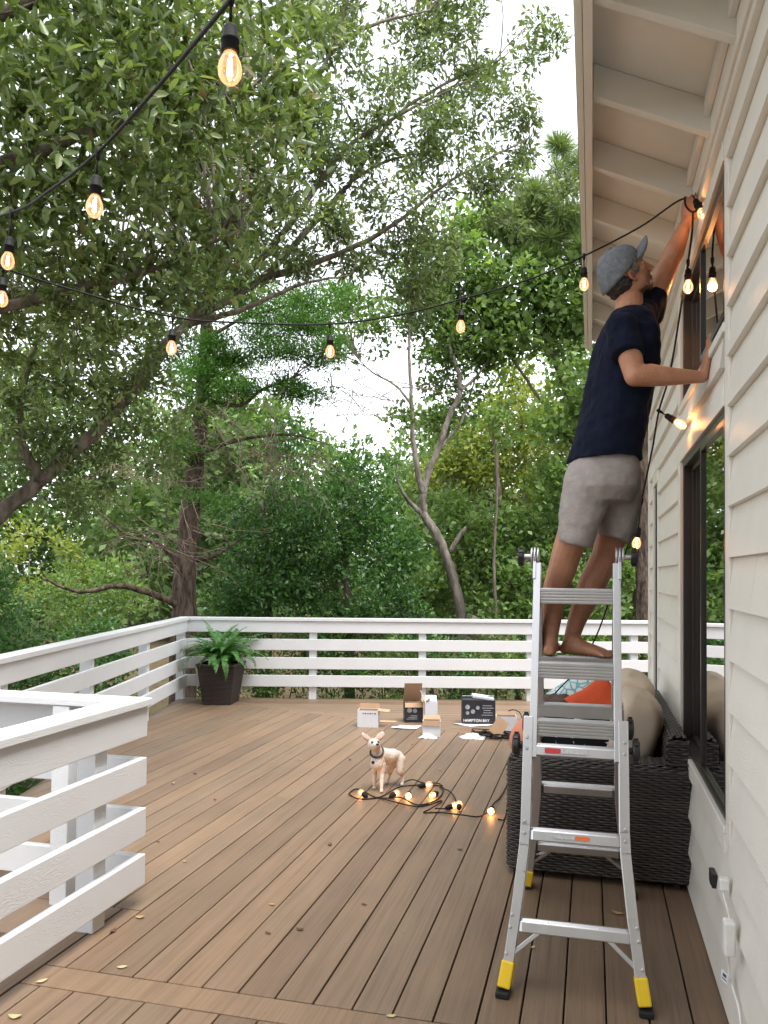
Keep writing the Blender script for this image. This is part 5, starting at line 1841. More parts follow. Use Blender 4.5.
def build_wall_power():
    # black outlet box on the siding below the near casing
    root = thing('outlet_box', (0.455, 3.12, 0.452), 'small black outdoor outlet box fixed to the siding below the window', 'outlet')
    p = Vector((0.452, 3.276, 0.384))
    root.location = p
    MB().box(p + Vector((-0.006, 0.03, 0)), (0.020, 0.085, 0.052)).build('outlet_cover', 'black', root, bevel=0.004)
    MB().box(p + Vector((-0.017, 0.015, 0)), (0.004, 0.030, 0.036)).build('outlet_face', 'rubber', root, bevel=0.001)
    ad = Vector((0.425, 2.802, 0.375))
    r2 = thing('power_adapter', ad, 'white power adapter with plug, cord and paper tag hanging down the siding', 'power adapter')
    pl = Vector((0.440, 3.004, 0.471))
    MB().box(pl, (0.030, 0.034, 0.040)).build('plug', 'white_plastic', r2, bevel=0.005)
    mb = MB()
    x = 0.432
    mb.tube(curve_pts([pl + Vector((0, 0, -0.018)), Vector((0.437, 2.984, 0.437)), Vector((0.437, 2.921, 0.422)), ad + Vector((0.003, 0.004, 0.055))], 8), 0.0032, 8)
    mb.tube(curve_pts([ad + Vector((0.0, 0.004, -0.050)), Vector((0.435, 2.870, 0.268)), Vector((0.437, 2.873, 0.221)), Vector((0.440, 2.806, 0.203)), Vector((0.442, 2.729, 0.187)), Vector((0.440, 2.649, 0.139))], 8), 0.0036, 8)
    mb.build('cord', 'white_plastic', r2, smooth=True)
    MB().box(ad, (0.034, 0.052, 0.108)).build('adapter_case', 'white_plastic', r2, bevel=0.007)
    tg = Vector((0.418, 2.847, 0.228))
    rot = Matrix.Rotation(R(-62), 3, 'Z') @ Matrix.Rotation(R(8), 3, 'Y')
    MB().box(tg, (0.034, 0.0012, 0.036), rot).build('paper_tag', 'paper', r2)
    M['tag_ink'] = vary('tag_ink', (0.05, 0.06, 0.09), 0.7, 0.2, 20, 0)
    for k in range(3):
        MB().box(tg + rot @ Vector((-0.005 + 0.006 * k, -0.0014, 0.006)), (0.0045, 0.0008, 0.010), rot).build('printed_mark', 'tag_ink', r2)
    MB().box(tg + rot @ Vector((0.001, -0.0014, -0.007)), (0.022, 0.0008, 0.003), rot).build('printed_mark', 'tag_ink', r2)


build_wall_power()


def build_fern():
    c = CORNER + UX * 0.47 + VX * (-0.30)
    pot = thing('fern_planter', c, 'tapered square dark brown woven planter standing in the far corner of the deck', 'planter')
    H, wb, wt = 0.47, 0.165, 0.225
    core = MB()
    rr = Matrix.Rotation(R(8), 3, 'Z')
    def sq(w, z):
        return [c + rr @ Vector((a * w, b_ * w, z)) for a, b_ in ((-1, -1), (1, -1), (1, 1), (-1, 1))]
    core.hexa(sq(wb - 0.012, 0.004), sq(wt - 0.014, H - 0.03))
    core.build('pot_core', 'wicker_dark', pot)
    mb = MB()
    rows = 30
    for r_ in range(rows):
        z0, z1 = 0.004 + (H - 0.03) * r_ / rows, 0.004 + (H - 0.03) * (r_ + 0.93) / rows
        for s in range(4):
            q = rr @ Matrix.Rotation(s * math.pi / 2, 3, 'Z')
            vs, fs = [], []
            N = 30
            for (z, bul) in ((z0, 0.0), ((z0 + z1) / 2, 0.004), (z1, 0.0)):
                w = wb + (wt - wb) * z / H
                for i in range(N + 1):
                    u = -1 + 2 * i / N
                    o = 0.0035 * math.sin(math.pi * i / 2 + math.pi * r_) + bul
                    vs.append(c + q @ Vector((u * w, -w - o + 0.004, z)))
            for a in range(2):
                for i in range(N):
                    fs.append((a * (N + 1) + i, a * (N + 1) + i + 1, (a + 1) * (N + 1) + i + 1, (a + 1) * (N + 1) + i))
            mb.add(vs, fs)
    mb.build('woven_side', 'pot', pot)
    rim = MB()
    w = wt - 0.004
    for s in range(4):
        q = rr @ Matrix.Rotation(s * math.pi / 2, 3, 'Z')
        rim.box(c + q @ Vector((0, -w, H - 0.012)), (2 * w + 0.02, 0.024, 0.030), q)
    rim.build('rim', 'pot', pot, bevel=0.005)
    # the fern itself grows in the pot
    M['fern'] = mat_leaf('fern_green', [(0, (0.055, 0.150, 0.040)), (0.5, (0.085, 0.215, 0.062)), (1, (0.13, 0.29, 0.09))], 0.3, 0.5, 0.3)
    fern = thing('fern', c + Vector((0, 0, H - 0.03)), 'bright green fern with arching fronds growing in the woven planter', 'plant')
    rnd = random.Random(21)
    lv, st = MB(), MB()
    for k in range(72):
        az = k * 2.39996 + rnd.uniform(-0.2, 0.2)
        up = rnd.uniform(0.15, 1.0) ** 0.8
        L = rnd.uniform(0.42, 0.72)
        p = c + Vector((rnd.uniform(-0.08, 0.08), rnd.uniform(-0.08, 0.08), H - 0.03))
        pitch = R(88 - 62 * (1 - up))
        hd = Vector((math.cos(az), math.sin(az), 0))
        pts = []
        n = 16
        droop = rnd.uniform(1.4, 2.6) * (1.35 - up * 0.7)
        for i in range(n + 1):
            pts.append((p.copy(), pitch))
            d = hd * math.cos(pitch) + Vector((0, 0, 1)) * math.sin(pitch)
            p = p + d * (L / n)
            pitch -= droop / n * (0.6 + i / n)
        st.tube([q for q, _ in pts], [0.0028 * (1 - 0.7 * i / n) for i in range(n + 1)], 5)
        side = hd.cross(Vector((0, 0, 1)))
        for i in range(2, n * 2):
            t = i / (n * 2)
            a = pts[min(n, int(t * n))][0].lerp(pts[min(n, int(t * n) + 1)][0], t * n - int(t * n))
            tang = (pts[min(n, int(t * n) + 1)][0] - pts[int(t * n)][0]).normalized() if int(t * n) < n else hd
            ll = 0.080 * math.sin(math.pi * min(1, 0.12 + t * 0.9)) ** 0.7 * (1 - 0.35 * t)
            for s in (-1, 1):
                d = (side * s + tang * 0.45 + Vector((0, 0, rnd.uniform(-0.35, 0.1)))).normalized()
                nn = tang.cross(d).normalized()
                wv = d.cross(nn) * 0.0085
                b1 = a + d * ll * 0.45 + nn * 0.003
                lv.add([a - wv * 0.5, a + wv * 0.5, b1 + wv, a + d * ll - nn * 0.004 * s, b1 - wv], [(0, 1, 2, 4), (4, 2, 3)])
    st.build('stem', 'fern', fern)
    me = bpy.data.meshes.new('fronds')
    off = fern.location
    me.from_pydata([tuple(Vector(v) - off) for v in lv.v], [], lv.f)
    me.materials.append(M['fern'])
    o = bpy.data.objects.new('fronds', me)
    COL.objects.link(o)
    o.parent = fern


build_fern()

# ================================================================ trees and shrubs
rng = np.random.default_rng(42)


def unit(a):
    return a / np.maximum(np.linalg.norm(a, axis=-1, keepdims=True), 1e-9)


def leaf_cloud(cent, dirs, size, ratio, fold=0.25, pts=6, droop=0.0):
    """many separate leaves as one vertex / face array"""
    n = len(cent)
    d = unit(dirs)
    ref = rng.normal(size=(n, 3)) + np.array([0, 0, 1.2])
    s = unit(np.cross(d, ref))
    u = np.cross(s, d)
    L = size[:, None]
    w = L * ratio
    if pts == 6:
        co = np.stack([cent, cent + d * L * 0.30 + s * w * 0.5 + u * w * fold, cent + d * L * 0.72 + s * w * 0.42 + u * w * fold - u * L * droop * 0.5,
                       cent + d * L - u * L * droop, cent + d * L * 0.72 - s * w * 0.42 + u * w * fold - u * L * droop * 0.5, cent + d * L * 0.30 - s * w * 0.5 + u * w * fold], 1)
        base = (np.arange(n) * 6)[:, None]
        f = np.concatenate([base + np.array([0, 1, 2, 3]), base + np.array([0, 3, 4, 5])], 1).reshape(-1, 4)
    else:
        co = np.stack([cent, cent + d * L * 0.5 + s * w * 0.5 + u * w * fold, cent + d * L, cent + d * L * 0.5 - s * w * 0.5 + u * w * fold], 1)
        base = (np.arange(n) * 4)[:, None]
        f = base + np.array([0, 1, 2, 3])
    return co.reshape(-1, 3), f


def np_mesh(name, co, quads, mat, off):
    me = bpy.data.meshes.new(name)
    me.vertices.add(len(co))
    me.vertices.foreach_set('co', (co - np.array(off)).astype(np.float32).ravel())
    me.loops.add(quads.size)
    me.loops.foreach_set('vertex_index', quads.astype(np.int32).ravel())
    me.polygons.add(len(quads))
    me.polygons.foreach_set('loop_start', np.arange(0, quads.size, 4, dtype=np.int32))
    me.materials.append(M[mat])
    me.update(calc_edges=True)
    return me


def blob_points(blobs, clump_r):
    """clump centres spread through the crown's lobes, denser towards their outside"""
    cs = []
    for (c, r, k) in blobs:
        r = (r, r, r * 0.8) if isinstance(r, (int, float)) else r
        v = unit(rng.normal(size=(k, 3)))
        q = rng.uniform(0.25, 1.0, size=(k, 1)) ** 0.55
        cs.append(np.array(c) + v * q * np.array(r))
    return np.concatenate(cs)


def crown_mesh(name, blobs, mat, off, leaf=0.06, ratio=0.42, per=50, clump_r=0.25, pts=4, style='leaf', flat=0.75, up=0.15):
    cs = blob_points(blobs, clump_r)
    K = len(cs)
    per_k = np.maximum(4, rng.normal(per, per * 0.35, K).astype(int))
    idx = np.repeat(np.arange(K), per_k)
    n = len(idx)
    sc = rng.uniform(0.65, 1.35, K)[idx][:, None]
    o = rng.normal(size=(n, 3)) * np.array([1, 1, flat])
    o = unit(o) * (rng.uniform(0.05, 1.0, (n, 1)) ** 0.6) * clump_r * sc
    if style == 'needles':
        d = unit(o) + rng.normal(size=(n, 3)) * 0.12 + np.array([0, 0, 0.25])
        cent = cs[idx] + o * 0.15
    elif style == 'whorl':
        # leaves gathered in rosettes at twig ends
        tips = cs[idx] + o
        cell = np.floor(tips / (leaf * 2.2))
        cent = (cell + 0.5) * leaf * 2.2 + rng.normal(size=(n, 3)) * leaf * 0.22
        d = unit(rng.normal(size=(n, 3))) + unit(o) * 0.5 + np.array([0, 0, 0.25])
    else:
        cent = cs[idx] + o
        d = unit(o) * 0.6 + rng.normal(size=(n, 3)) * 0.55 + np.array([0, 0, up])
    size = leaf * rng.uniform(0.6, 1.3, n)
    co, f = leaf_cloud(cent, d, size, ratio, 0.22, pts, 0.08)
    return np_mesh(name, co, f, mat, off), cs


def wiggle(ctrl, amp, n=6, seed=0):
    r_ = random.Random(seed)
    pts = curve_pts(ctrl, n)
    return [p + Vector((r_.uniform(-amp, amp), r_.uniform(-amp, amp), r_.uniform(-amp, amp))) if 0 < i < len(pts) - 1 else p for i, p in enumerate(pts)]


def taper(n, r0, r1):
    return [r0 + (r1 - r0) * (i / max(1, n - 1)) ** 0.85 for i in range(n)]


def tree(name, label, base, trunk, limbs, blobs, mat, bark, cat='tree', group=None, twig_r=0.008, twigs=True, seed=1, sides=9, **kw):
    """trunk: (control points, r0, r1); limbs: the same list; blobs: crown lobes (centre, radius, clumps)"""
    root = thing(name, base, label, cat, group)
    tb = MB()
    skeleton = []
    k = 0
    for ctrl, r0, r1 in ([trunk] if trunk else []) + list(limbs):
        pts = wiggle(ctrl, min(r0 * 0.16, 0.012), 7, seed + k)
        tb.tube(pts, taper(len(pts), r0, r1), sides if r0 > 0.04 else 6)
        skeleton += pts
        k += 1
    off = Vector(base)
    cs = None
    if blobs:
        me, cs = crown_mesh('crown', blobs, mat, off, **kw)
        o = bpy.data.objects.new('crown', me)
        COL.objects.link(o)
        o.parent = root
    if twigs and cs is not None and skeleton:
        S = np.array([tuple(p) for p in skeleton])
        r_ = random.Random(seed + 99)
        for c in cs:
            if r_.random() < 0.35:
                continue
            d = np.linalg.norm(S - c, axis=1)
            j = int(np.argmin(d + rng.uniform(0, 0.5, len(d))))
            a, b = Vector(S[j]), Vector(c)
            if (b - a).length < 0.1:
                continue
            m1 = a.lerp(b, 0.4) + Vector((r_.uniform(-.1, .1), r_.uniform(-.1, .1), r_.uniform(-.02, .16))) * (b - a).length
            m2 = a.lerp(b, 0.75) + Vector((r_.uniform(-.1, .1), r_.uniform(-.1, .1), r_.uniform(-.06, .12))) * (b - a).length
            pp = curve_pts([a, m1, m2, b], 3)
            tb.tube(pp, taper(len(pp), twig_r * (0.8 + 0.5 * (b - a).length), twig_r * 0.35), 5, False)
    if tb.v:
        tb.build('trunk', bark, root, smooth=True)
    return root


def twig_spray(root, name, centre, n, L, bark, seed):
    """bare dead twigs"""
    r_ = random.Random(seed)
    mb = MB()
    c = Vector(centre)
    for i in range(n):
        a = c + Vector((r_.gauss(0, .35), r_.gauss(0, .35), r_.gauss(0, .22)))
        d = Vector((r_.gauss(0.5, .7), r_.gauss(0, .7), r_.gauss(-0.25, .45))).normalized()
        pts = [a]
        for k in range(4):
            d = (d + Vector((r_.gauss(0, .25), r_.gauss(0, .25), r_.gauss(-.05, .2)))).normalized()
            pts.append(pts[-1] + d * L / 4 * r_.uniform(0.6, 1.3))
        mb.tube(pts, taper(5, 0.007, 0.0025), 4, False)
        for q in pts[1:4]:
            e = (d + Vector((r_.gauss(0, .8), r_.gauss(0, .8), r_.gauss(0, .6)))).normalized()
            mb.tube([q, q + e * L * 0.22, q + (e + Vector((0, 0, -.2))) * L * 0.4], [0.004, 0.003, 0.0018], 3, False)
    mb.build(name, bark, root)


M['oak_leaf'] = mat_leaf('glossy_oak_leaf', [(0, (0.069, 0.101, 0.032)), (0.35, (0.113, 0.163, 0.053)), (0.7, (0.161, 0.221, 0.078)), (0.92, (0.236, 0.299, 0.121)), (0.98, (0.287, 0.345, 0.149)), (1.0, (0.230, 0.155, 0.069))], 0.38, 0.32, 0.55)
M['limb_leaf'] = mat_leaf('small_oak_leaf', [(0, (0.081, 0.113, 0.051)), (0.5, (0.138, 0.184, 0.078)), (1.0, (0.213, 0.270, 0.121))], 0.40, 0.42, 0.4)
M['cedar_leaf'] = mat_leaf('cedar_spray', [(0, (0.052, 0.131, 0.031)), (0.5, (0.086, 0.200, 0.042)), (1.0, (0.139, 0.278, 0.062))], 0.35, 0.6, 0.25)
M['dark_leaf_tree'] = mat_leaf('dark_evergreen_leaf', [(0, (0.035, 0.089, 0.028)), (0.5, (0.064, 0.151, 0.042)), (0.9, (0.109, 0.228, 0.064)), (1.0, (0.168, 0.317, 0.095))], 0.36, 0.38, 0.45)
M['mid_leaf'] = mat_leaf('mid_green_leaf', [(0, (0.077, 0.138, 0.040)), (0.5, (0.134, 0.220, 0.064)), (1.0, (0.209, 0.314, 0.101))], 0.40, 0.45, 0.35)
M['maple_leaf'] = mat_leaf('bright_broad_leaf', [(0, (0.113, 0.189, 0.056)), (0.5, (0.184, 0.281, 0.093)), (1.0, (0.265, 0.373, 0.140))], 0.46, 0.45, 0.35)
M['yellow_leaf'] = mat_leaf('yellow_green_leaf', [(0, (0.135, 0.185, 0.040)), (0.5, (0.21, 0.255, 0.058)), (1.0, (0.30, 0.33, 0.095))], 0.45, 0.5, 0.3)
M['pine_needle'] = mat_leaf('pine_needle', [(0, (0.115, 0.175, 0.065)), (0.5, (0.175, 0.245, 0.090)), (1.0, (0.25, 0.33, 0.125))], 0.35, 0.5, 0.3)
M['far_leaf'] = mat_leaf('far_woods_leaf', [(0, (0.090, 0.158, 0.060)), (0.5, (0.143, 0.224, 0.083)), (1.0, (0.217, 0.299, 0.128))], 0.40, 0.6, 0.2)
M['oak_bark'] = mat_bark('grey_brown_bark', (0.075, 0.060, 0.047), (0.215, 0.180, 0.145))
M['grey_bark'] = mat_bark('pale_grey_bark', (0.12, 0.10, 0.085), (0.30, 0.265, 0.23))
M['pine_bark'] = mat_bark('rough_pine_bark', (0.030, 0.022, 0.018), (0.16, 0.120, 0.095), 15)
M['dead_twig'] = mat_bark('dead_twig', (0.13, 0.10, 0.075), (0.23, 0.185, 0.145))

GZ = GROUND_Z - 0.05


def at_ground(p):
    return (p[0], p[1], GZ)


# the near broadleaf whose boughs hang in at the upper left
tree('broadleaf_tree', 'large glossy-leaved tree whose boughs hang over the upper left of the deck', at_ground((-6.614, 4.505, 1.283)),
     ([at_ground((-6.614, 4.505, 1.283)), (-6.294, 4.448, 2.599), (-5.508, 4.310, 3.724), (-4.619, 4.096, 4.790)], 0.20, 0.07),
     [([(-5.742, 4.360, 3.480), (-4.601, 4.331, 3.918), (-3.371, 4.330, 4.171), (-2.691, 4.599, 4.486), (-2.214, 4.922, 4.739)], 0.075, 0.012),
      ([(-4.681, 4.084, 4.661), (-3.518, 3.966, 4.782), (-2.715, 4.165, 5.026), (-2.051, 4.535, 5.303)], 0.06, 0.012),
      ([(-5.946, 4.417, 3.227), (-4.802, 4.711, 3.238), (-3.901, 4.936, 3.461), (-3.175, 5.321, 3.757), (-2.529, 5.479, 4.059)], 0.07, 0.010)],
     [((-3.108, 3.973, 4.601), 0.85, 30), ((-2.529, 4.426, 4.805), 0.80, 30), ((-2.886, 4.351, 4.185), 0.80, 32), ((-2.463, 5.069, 4.580), 0.60, 20), ((-3.356, 4.130, 4.066), 0.75, 26), ((-3.767, 4.755, 3.808), 0.75, 24), ((-3.122, 5.224, 4.011), 0.75, 26), ((-2.460, 5.154, 5.269), 0.60, 18), ((-2.799, 5.614, 4.142), 0.55, 14), ((-4.074, 5.512, 3.427), 0.65, 15), ((-3.862, 3.884, 4.542), 0.9, 22), ((-4.407, 4.386, 3.720), 0.9, 20), ((-2.716, 4.154, 5.441), 0.9, 20), ((-4.333, 5.794, 5.811), 0.95, 30), ((-3.540, 6.196, 6.119), 0.9, 28), ((-4.065, 5.990, 4.941), 0.95, 30), ((-4.708, 5.953, 4.035), 0.8, 22), ((-3.467, 6.447, 5.185), 0.8, 24), ((-4.068, 6.319, 4.203), 0.75, 20), ((-3.122, 6.722, 5.930), 0.6, 14)],
     'oak_leaf', 'oak_bark', seed=4, leaf=0.088, ratio=0.38, per=56, clump_r=0.25, pts=6, style='whorl', twig_r=0.006)

# sprawling oak behind it, long limbs reaching up to the right
tree('spreading_oak', 'spreading oak with long bare grey limbs reaching across the white sky above the deck', at_ground((-6.929, 7.019, 0.786)),
     ([at_ground((-6.929, 7.019, 0.786)), (-6.423, 7.127, 1.630), (-6.017, 7.218, 2.106), (-5.410, 7.460, 2.724), (-5.068, 7.641, 3.096)], 0.11, 0.065),
     [([(-5.068, 7.641, 3.096), (-4.705, 7.719, 3.668), (-4.238, 7.825, 4.177), (-3.477, 8.109, 4.725), (-2.826, 8.459, 5.616), (-2.619, 8.606, 5.944), (-2.209, 8.795, 6.678), (-1.550, 9.155, 7.283), (-1.055, 9.377, 7.560)], 0.060, 0.009),
      ([(-5.224, 7.605, 2.955), (-4.774, 7.607, 3.345), (-4.039, 7.667, 4.274), (-3.441, 7.694, 5.128), (-3.021, 7.776, 6.117), (-2.672, 7.945, 6.993), (-2.479, 8.078, 7.717)], 0.050, 0.014),
      ([(-3.477, 8.109, 4.725), (-2.921, 8.349, 4.943), (-2.234, 8.618, 5.343), (-1.530, 8.886, 5.954), (-0.753, 9.276, 6.518)], 0.045, 0.008),
      ([(-3.814, 8.027, 4.559), (-3.148, 8.076, 5.261), (-2.607, 8.295, 6.123), (-1.998, 8.541, 6.599), (-1.322, 8.807, 7.017)], 0.045, 0.008),
      ([(-2.672, 7.945, 6.993), (-2.272, 8.141, 7.348), (-1.715, 8.482, 7.652)], 0.030, 0.008), ([(-2.672, 7.945, 6.993), (-2.978, 7.857, 7.326), (-3.284, 7.765, 7.848)], 0.030, 0.010),
      ([(-4.238, 7.825, 4.177), (-3.582, 7.785, 4.278), (-2.937, 7.840, 4.510), (-2.435, 7.966, 4.619)], 0.04, 0.007),
      ([(-5.611, 7.312, 2.477), (-5.679, 7.075, 2.965), (-5.514, 6.995, 3.656), (-5.221, 7.054, 4.266)], 0.06, 0.012),
      ([(-2.619, 8.606, 5.944), (-2.206, 8.706, 6.172), (-1.680, 8.940, 6.342)], 0.025, 0.006)],
     [((-2.977, 7.869, 6.906), 0.75, 23), ((-2.130, 8.589, 7.399), 0.75, 18), ((-1.382, 9.187, 7.668), 0.70, 15), ((-0.607, 9.589, 7.806), 0.45, 7), ((-3.191, 7.737, 5.908), 0.60, 16), ((-2.659, 8.278, 6.231), 0.65, 20), ((-2.075, 8.626, 6.566), 0.65, 18), ((-1.498, 8.889, 6.123), 0.60, 14), ((-0.818, 9.359, 6.687), 0.50, 9), ((-3.008, 8.012, 5.112), 0.60, 17), ((-2.369, 8.480, 5.354), 0.65, 20), ((-1.803, 8.735, 5.125), 0.50, 14), ((-0.541, 9.550, 6.041), 0.28, 5), ((-2.452, 8.287, 7.862), 0.7, 15), ((-1.574, 8.915, 8.273), 0.7, 13), ((-5.282, 7.168, 3.275), 0.75, 18), ((-4.745, 7.389, 4.028), 0.7, 17), ((-5.610, 6.998, 2.644), 0.6, 13), ((-3.787, 7.698, 5.535), 0.6, 16), ((-1.255, 9.135, 6.972), 0.5, 11), ((-4.706, 7.932, 3.411), 0.6, 16), ((-5.233, 7.683, 3.819), 0.6, 16), ((-5.662, 7.711, 2.524), 0.55, 14), ((-5.028, 8.073, 2.778), 0.5, 11), ((-3.979, 7.879, 4.663), 0.55, 16), ((-3.552, 8.073, 5.355), 0.5, 14), ((-5.816, 7.231, 3.524), 0.6, 14), ((-1.030, 9.224, 5.826), 0.45, 9), ((-1.897, 8.930, 4.637), 0.4, 8)],
     'limb_leaf', 'oak_bark', seed=11, leaf=0.085, ratio=0.38, per=88, clump_r=0.19, pts=4, style='leaf', twig_r=0.006, up=-0.05)

# corner tree: dark trunk right behind the corner of the railing, cedar foliage above
_r = tree('cedar_tree', 'cedar with straight dark trunk just behind the corner of the railing, bright flat sprays', at_ground((-5.619, 10.483, -0.290)),
     ([at_ground((-5.619, 10.483, -0.290)), (-5.608, 10.452, 0.959), (-5.568, 10.441, 1.768), (-5.474, 10.436, 2.834), (-5.379, 10.433, 3.828), (-5.267, 10.329, 4.934), (-5.187, 10.319, 6.060)], 0.21, 0.06),
     [([(-5.608, 10.451, 1.016), (-5.783, 10.092, 1.178), (-6.150, 9.683, 1.330), (-6.549, 9.377, 1.250), (-6.904, 9.074, 1.432)], 0.065, 0.015),
      ([(-5.554, 10.446, 1.697), (-5.138, 10.448, 1.755), (-4.688, 10.453, 2.050)], 0.05, 0.012),
      ([(-5.581, 10.445, 1.484), (-5.836, 10.162, 1.900), (-6.158, 9.869, 2.027), (-6.603, 9.641, 2.425)], 0.04, 0.010),
      ([(-5.433, 10.437, 3.189), (-4.758, 10.399, 3.374), (-4.046, 10.477, 3.433), (-3.479, 10.523, 3.284)], 0.035, 0.008),
      ([(-5.366, 10.433, 3.970), (-4.717, 10.293, 3.841), (-4.383, 10.271, 4.029), (-3.844, 10.301, 4.214)], 0.04, 0.010),
      ([(-5.266, 10.333, 4.793), (-4.761, 10.353, 5.048), (-4.014, 10.334, 5.197)], 0.035, 0.010)],
     [((-4.080, 10.325, 4.922), (0.62, 0.6, 0.22), 26), ((-4.519, 10.305, 5.295), (0.6, 0.6, 0.20), 20), ((-3.713, 10.326, 4.528), (0.50, 0.5, 0.16), 18), ((-4.785, 10.255, 4.601), (0.6, 0.5, 0.20), 20), ((-4.383, 10.269, 4.097), (0.55, 0.5, 0.15), 16), ((-5.281, 10.310, 5.497), (0.6, 0.6, 0.35), 20), ((-5.097, 10.297, 3.929), (0.5, 0.5, 0.2), 10), ((-5.739, 10.318, 4.676), (0.5, 0.5, 0.3), 12), ((-3.581, 10.545, 5.303), (0.5, 0.5, 0.2), 12), ((-5.010, 10.361, 6.202), (0.6, 0.6, 0.3), 14), ((-3.914, 10.496, 3.987), (0.35, 0.4, 0.10), 7), ((-5.094, 9.978, 4.271), (0.35, 0.3, 0.2), 8), ((-5.404, 10.031, 3.198), (0.35, 0.3, 0.2), 6), ((-5.203, 10.101, 2.515), (0.3, 0.3, 0.15), 4)],
     'cedar_leaf', 'pine_bark', seed=21, leaf=0.060, ratio=0.30, per=230, clump_r=0.27, pts=4, style='leaf', flat=0.38, twig_r=0.006, up=0.35)
twig_spray(_r, 'dead_twigs', (-4.381, 10.396, 3.222), 46, 0.8, 'dead_twig', 3)
twig_spray(_r, 'dead_twigs', (-3.370, 10.837, 4.177), 34, 0.8, 'dead_twig', 4)
twig_spray(_r, 'dead_twigs', (-6.153, 9.641, 2.891), 40, 0.7, 'dead_twig', 5)
twig_spray(_r, 'dead_twigs', (-5.338, 10.041, 3.472), 40, 0.8, 'dead_twig', 6)
twig_spray(_r, 'dead_twigs', (-5.813, 9.856, 1.957), 36, 0.8, 'dead_twig', 7)

# dark evergreens beyond the back railing
EV = 'evergreen trees behind the back railing'
tree('evergreen_tree', 'tall dark evergreen in leaf down to the railing, right of the cedar trunk', at_ground((-4.921, 11.803, -0.452)),
     ([at_ground((-4.921, 11.803, -0.452)), (-4.879, 11.763, 1.414), (-4.972, 11.706, 2.657)], 0.10, 0.03), [],
     [((-4.921, 11.546, 1.415), 0.85, 34), ((-5.152, 11.668, 2.345), 0.70, 22), ((-4.659, 12.095, 2.688), 0.60, 18), ((-5.321, 11.352, 0.956), 0.55, 16), ((-4.254, 11.709, 1.727), 0.7, 22), ((-4.738, 12.049, 3.643), 0.5, 10)],
     'dark_leaf_tree', 'oak_bark', 'tree', EV, seed=31, leaf=0.085, ratio=0.45, per=110, clump_r=0.30, pts=4)
tree('evergreen_tree', 'broad dark evergreen between the cedar and the crooked grey tree', at_ground((-3.582, 11.939, -0.409)),
     ([at_ground((-3.582, 11.939, -0.409)), (-3.615, 11.889, 1.121), (-3.767, 11.912, 2.659)], 0.10, 0.03), [],
     [((-3.601, 11.682, 1.277), 0.85, 34), ((-3.884, 11.787, 2.342), 0.75, 26), ((-3.068, 12.013, 1.738), 0.65, 22), ((-2.944, 11.859, 0.982), 0.6, 18), ((-3.552, 12.268, 3.005), 0.5, 13), ((-4.077, 11.469, 0.827), 0.6, 16), ((-3.295, 12.247, 2.368), 0.5, 13)],
     'dark_leaf_tree', 'oak_bark', 'tree', EV, seed=32, leaf=0.085, ratio=0.45, per=110, clump_r=0.30, pts=4)

# crooked pale-barked tree with bare forked stems
_r = tree('crooked_tree', 'crooked pale grey tree with bare forked stems leaning behind the back railing', at_ground((-1.890, 12.995, -0.486)),
     ([at_ground((-1.890, 12.995, -0.486)), (-2.017, 12.929, 0.764), (-2.221, 12.852, 1.661), (-2.409, 12.791, 2.156), (-2.611, 12.730, 2.476), (-2.627, 12.716, 2.844), (-2.550, 12.727, 3.166), (-2.411, 12.754, 3.488), (-2.226, 12.787, 4.035), (-2.071, 12.817, 4.390), (-2.056, 12.815, 4.614), (-2.134, 12.786, 4.935), (-2.212, 12.759, 5.207), (-2.027, 12.893, 5.803)], 0.095, 0.022),
     [([(-2.627, 12.717, 2.796), (-2.701, 12.584, 3.215), (-2.763, 12.556, 3.661), (-2.779, 12.539, 4.106), (-2.812, 12.513, 4.775), (-2.828, 12.495, 5.284), (-2.804, 12.587, 5.923)], 0.055, 0.015),
      ([(-2.611, 12.730, 2.460), (-2.838, 12.562, 2.705), (-2.970, 12.418, 2.979), (-2.986, 12.406, 3.247)], 0.045, 0.012),
      ([(-2.206, 12.850, 1.886), (-1.989, 12.896, 2.240), (-1.785, 13.046, 2.442), (-1.578, 13.198, 2.614)], 0.045, 0.012),
      ([(-2.071, 12.815, 4.454), (-1.837, 12.972, 4.705), (-1.646, 13.115, 5.024), (-1.552, 13.133, 5.270)], 0.030, 0.008),
      ([(-2.780, 12.536, 4.218), (-3.043, 12.460, 4.534), (-3.398, 12.364, 4.738), (-3.707, 12.276, 5.053)], 0.026, 0.007),
      ([(-2.411, 12.754, 3.488), (-2.055, 13.037, 4.043), (-1.944, 13.157, 4.474), (-1.817, 13.179, 4.852)], 0.03, 0.010)],
     [((-2.680, 12.621, 5.844), 0.55, 10), ((-2.090, 12.971, 6.161), 0.6, 11), ((-3.301, 12.473, 5.437), 0.45, 6), ((-2.386, 12.817, 5.233), 0.4, 5), ((-3.065, 12.575, 3.915), 0.3, 3), ((-3.825, 12.545, 5.412), 0.6, 12), ((-3.299, 12.761, 6.267), 0.6, 14), ((-2.564, 12.840, 6.482), 0.55, 12), ((-3.964, 12.699, 6.049), 0.5, 10), ((-1.773, 13.076, 5.268), 0.45, 10), ((-2.200, 13.179, 5.073), 0.45, 9), ((-1.973, 13.355, 4.518), 0.45, 9), ((-2.568, 13.095, 4.656), 0.35, 5), ((-2.474, 13.345, 3.949), 0.5, 9)],
     'mid_leaf', 'grey_bark', seed=41, leaf=0.10, ratio=0.5, per=70, clump_r=0.25, pts=4)

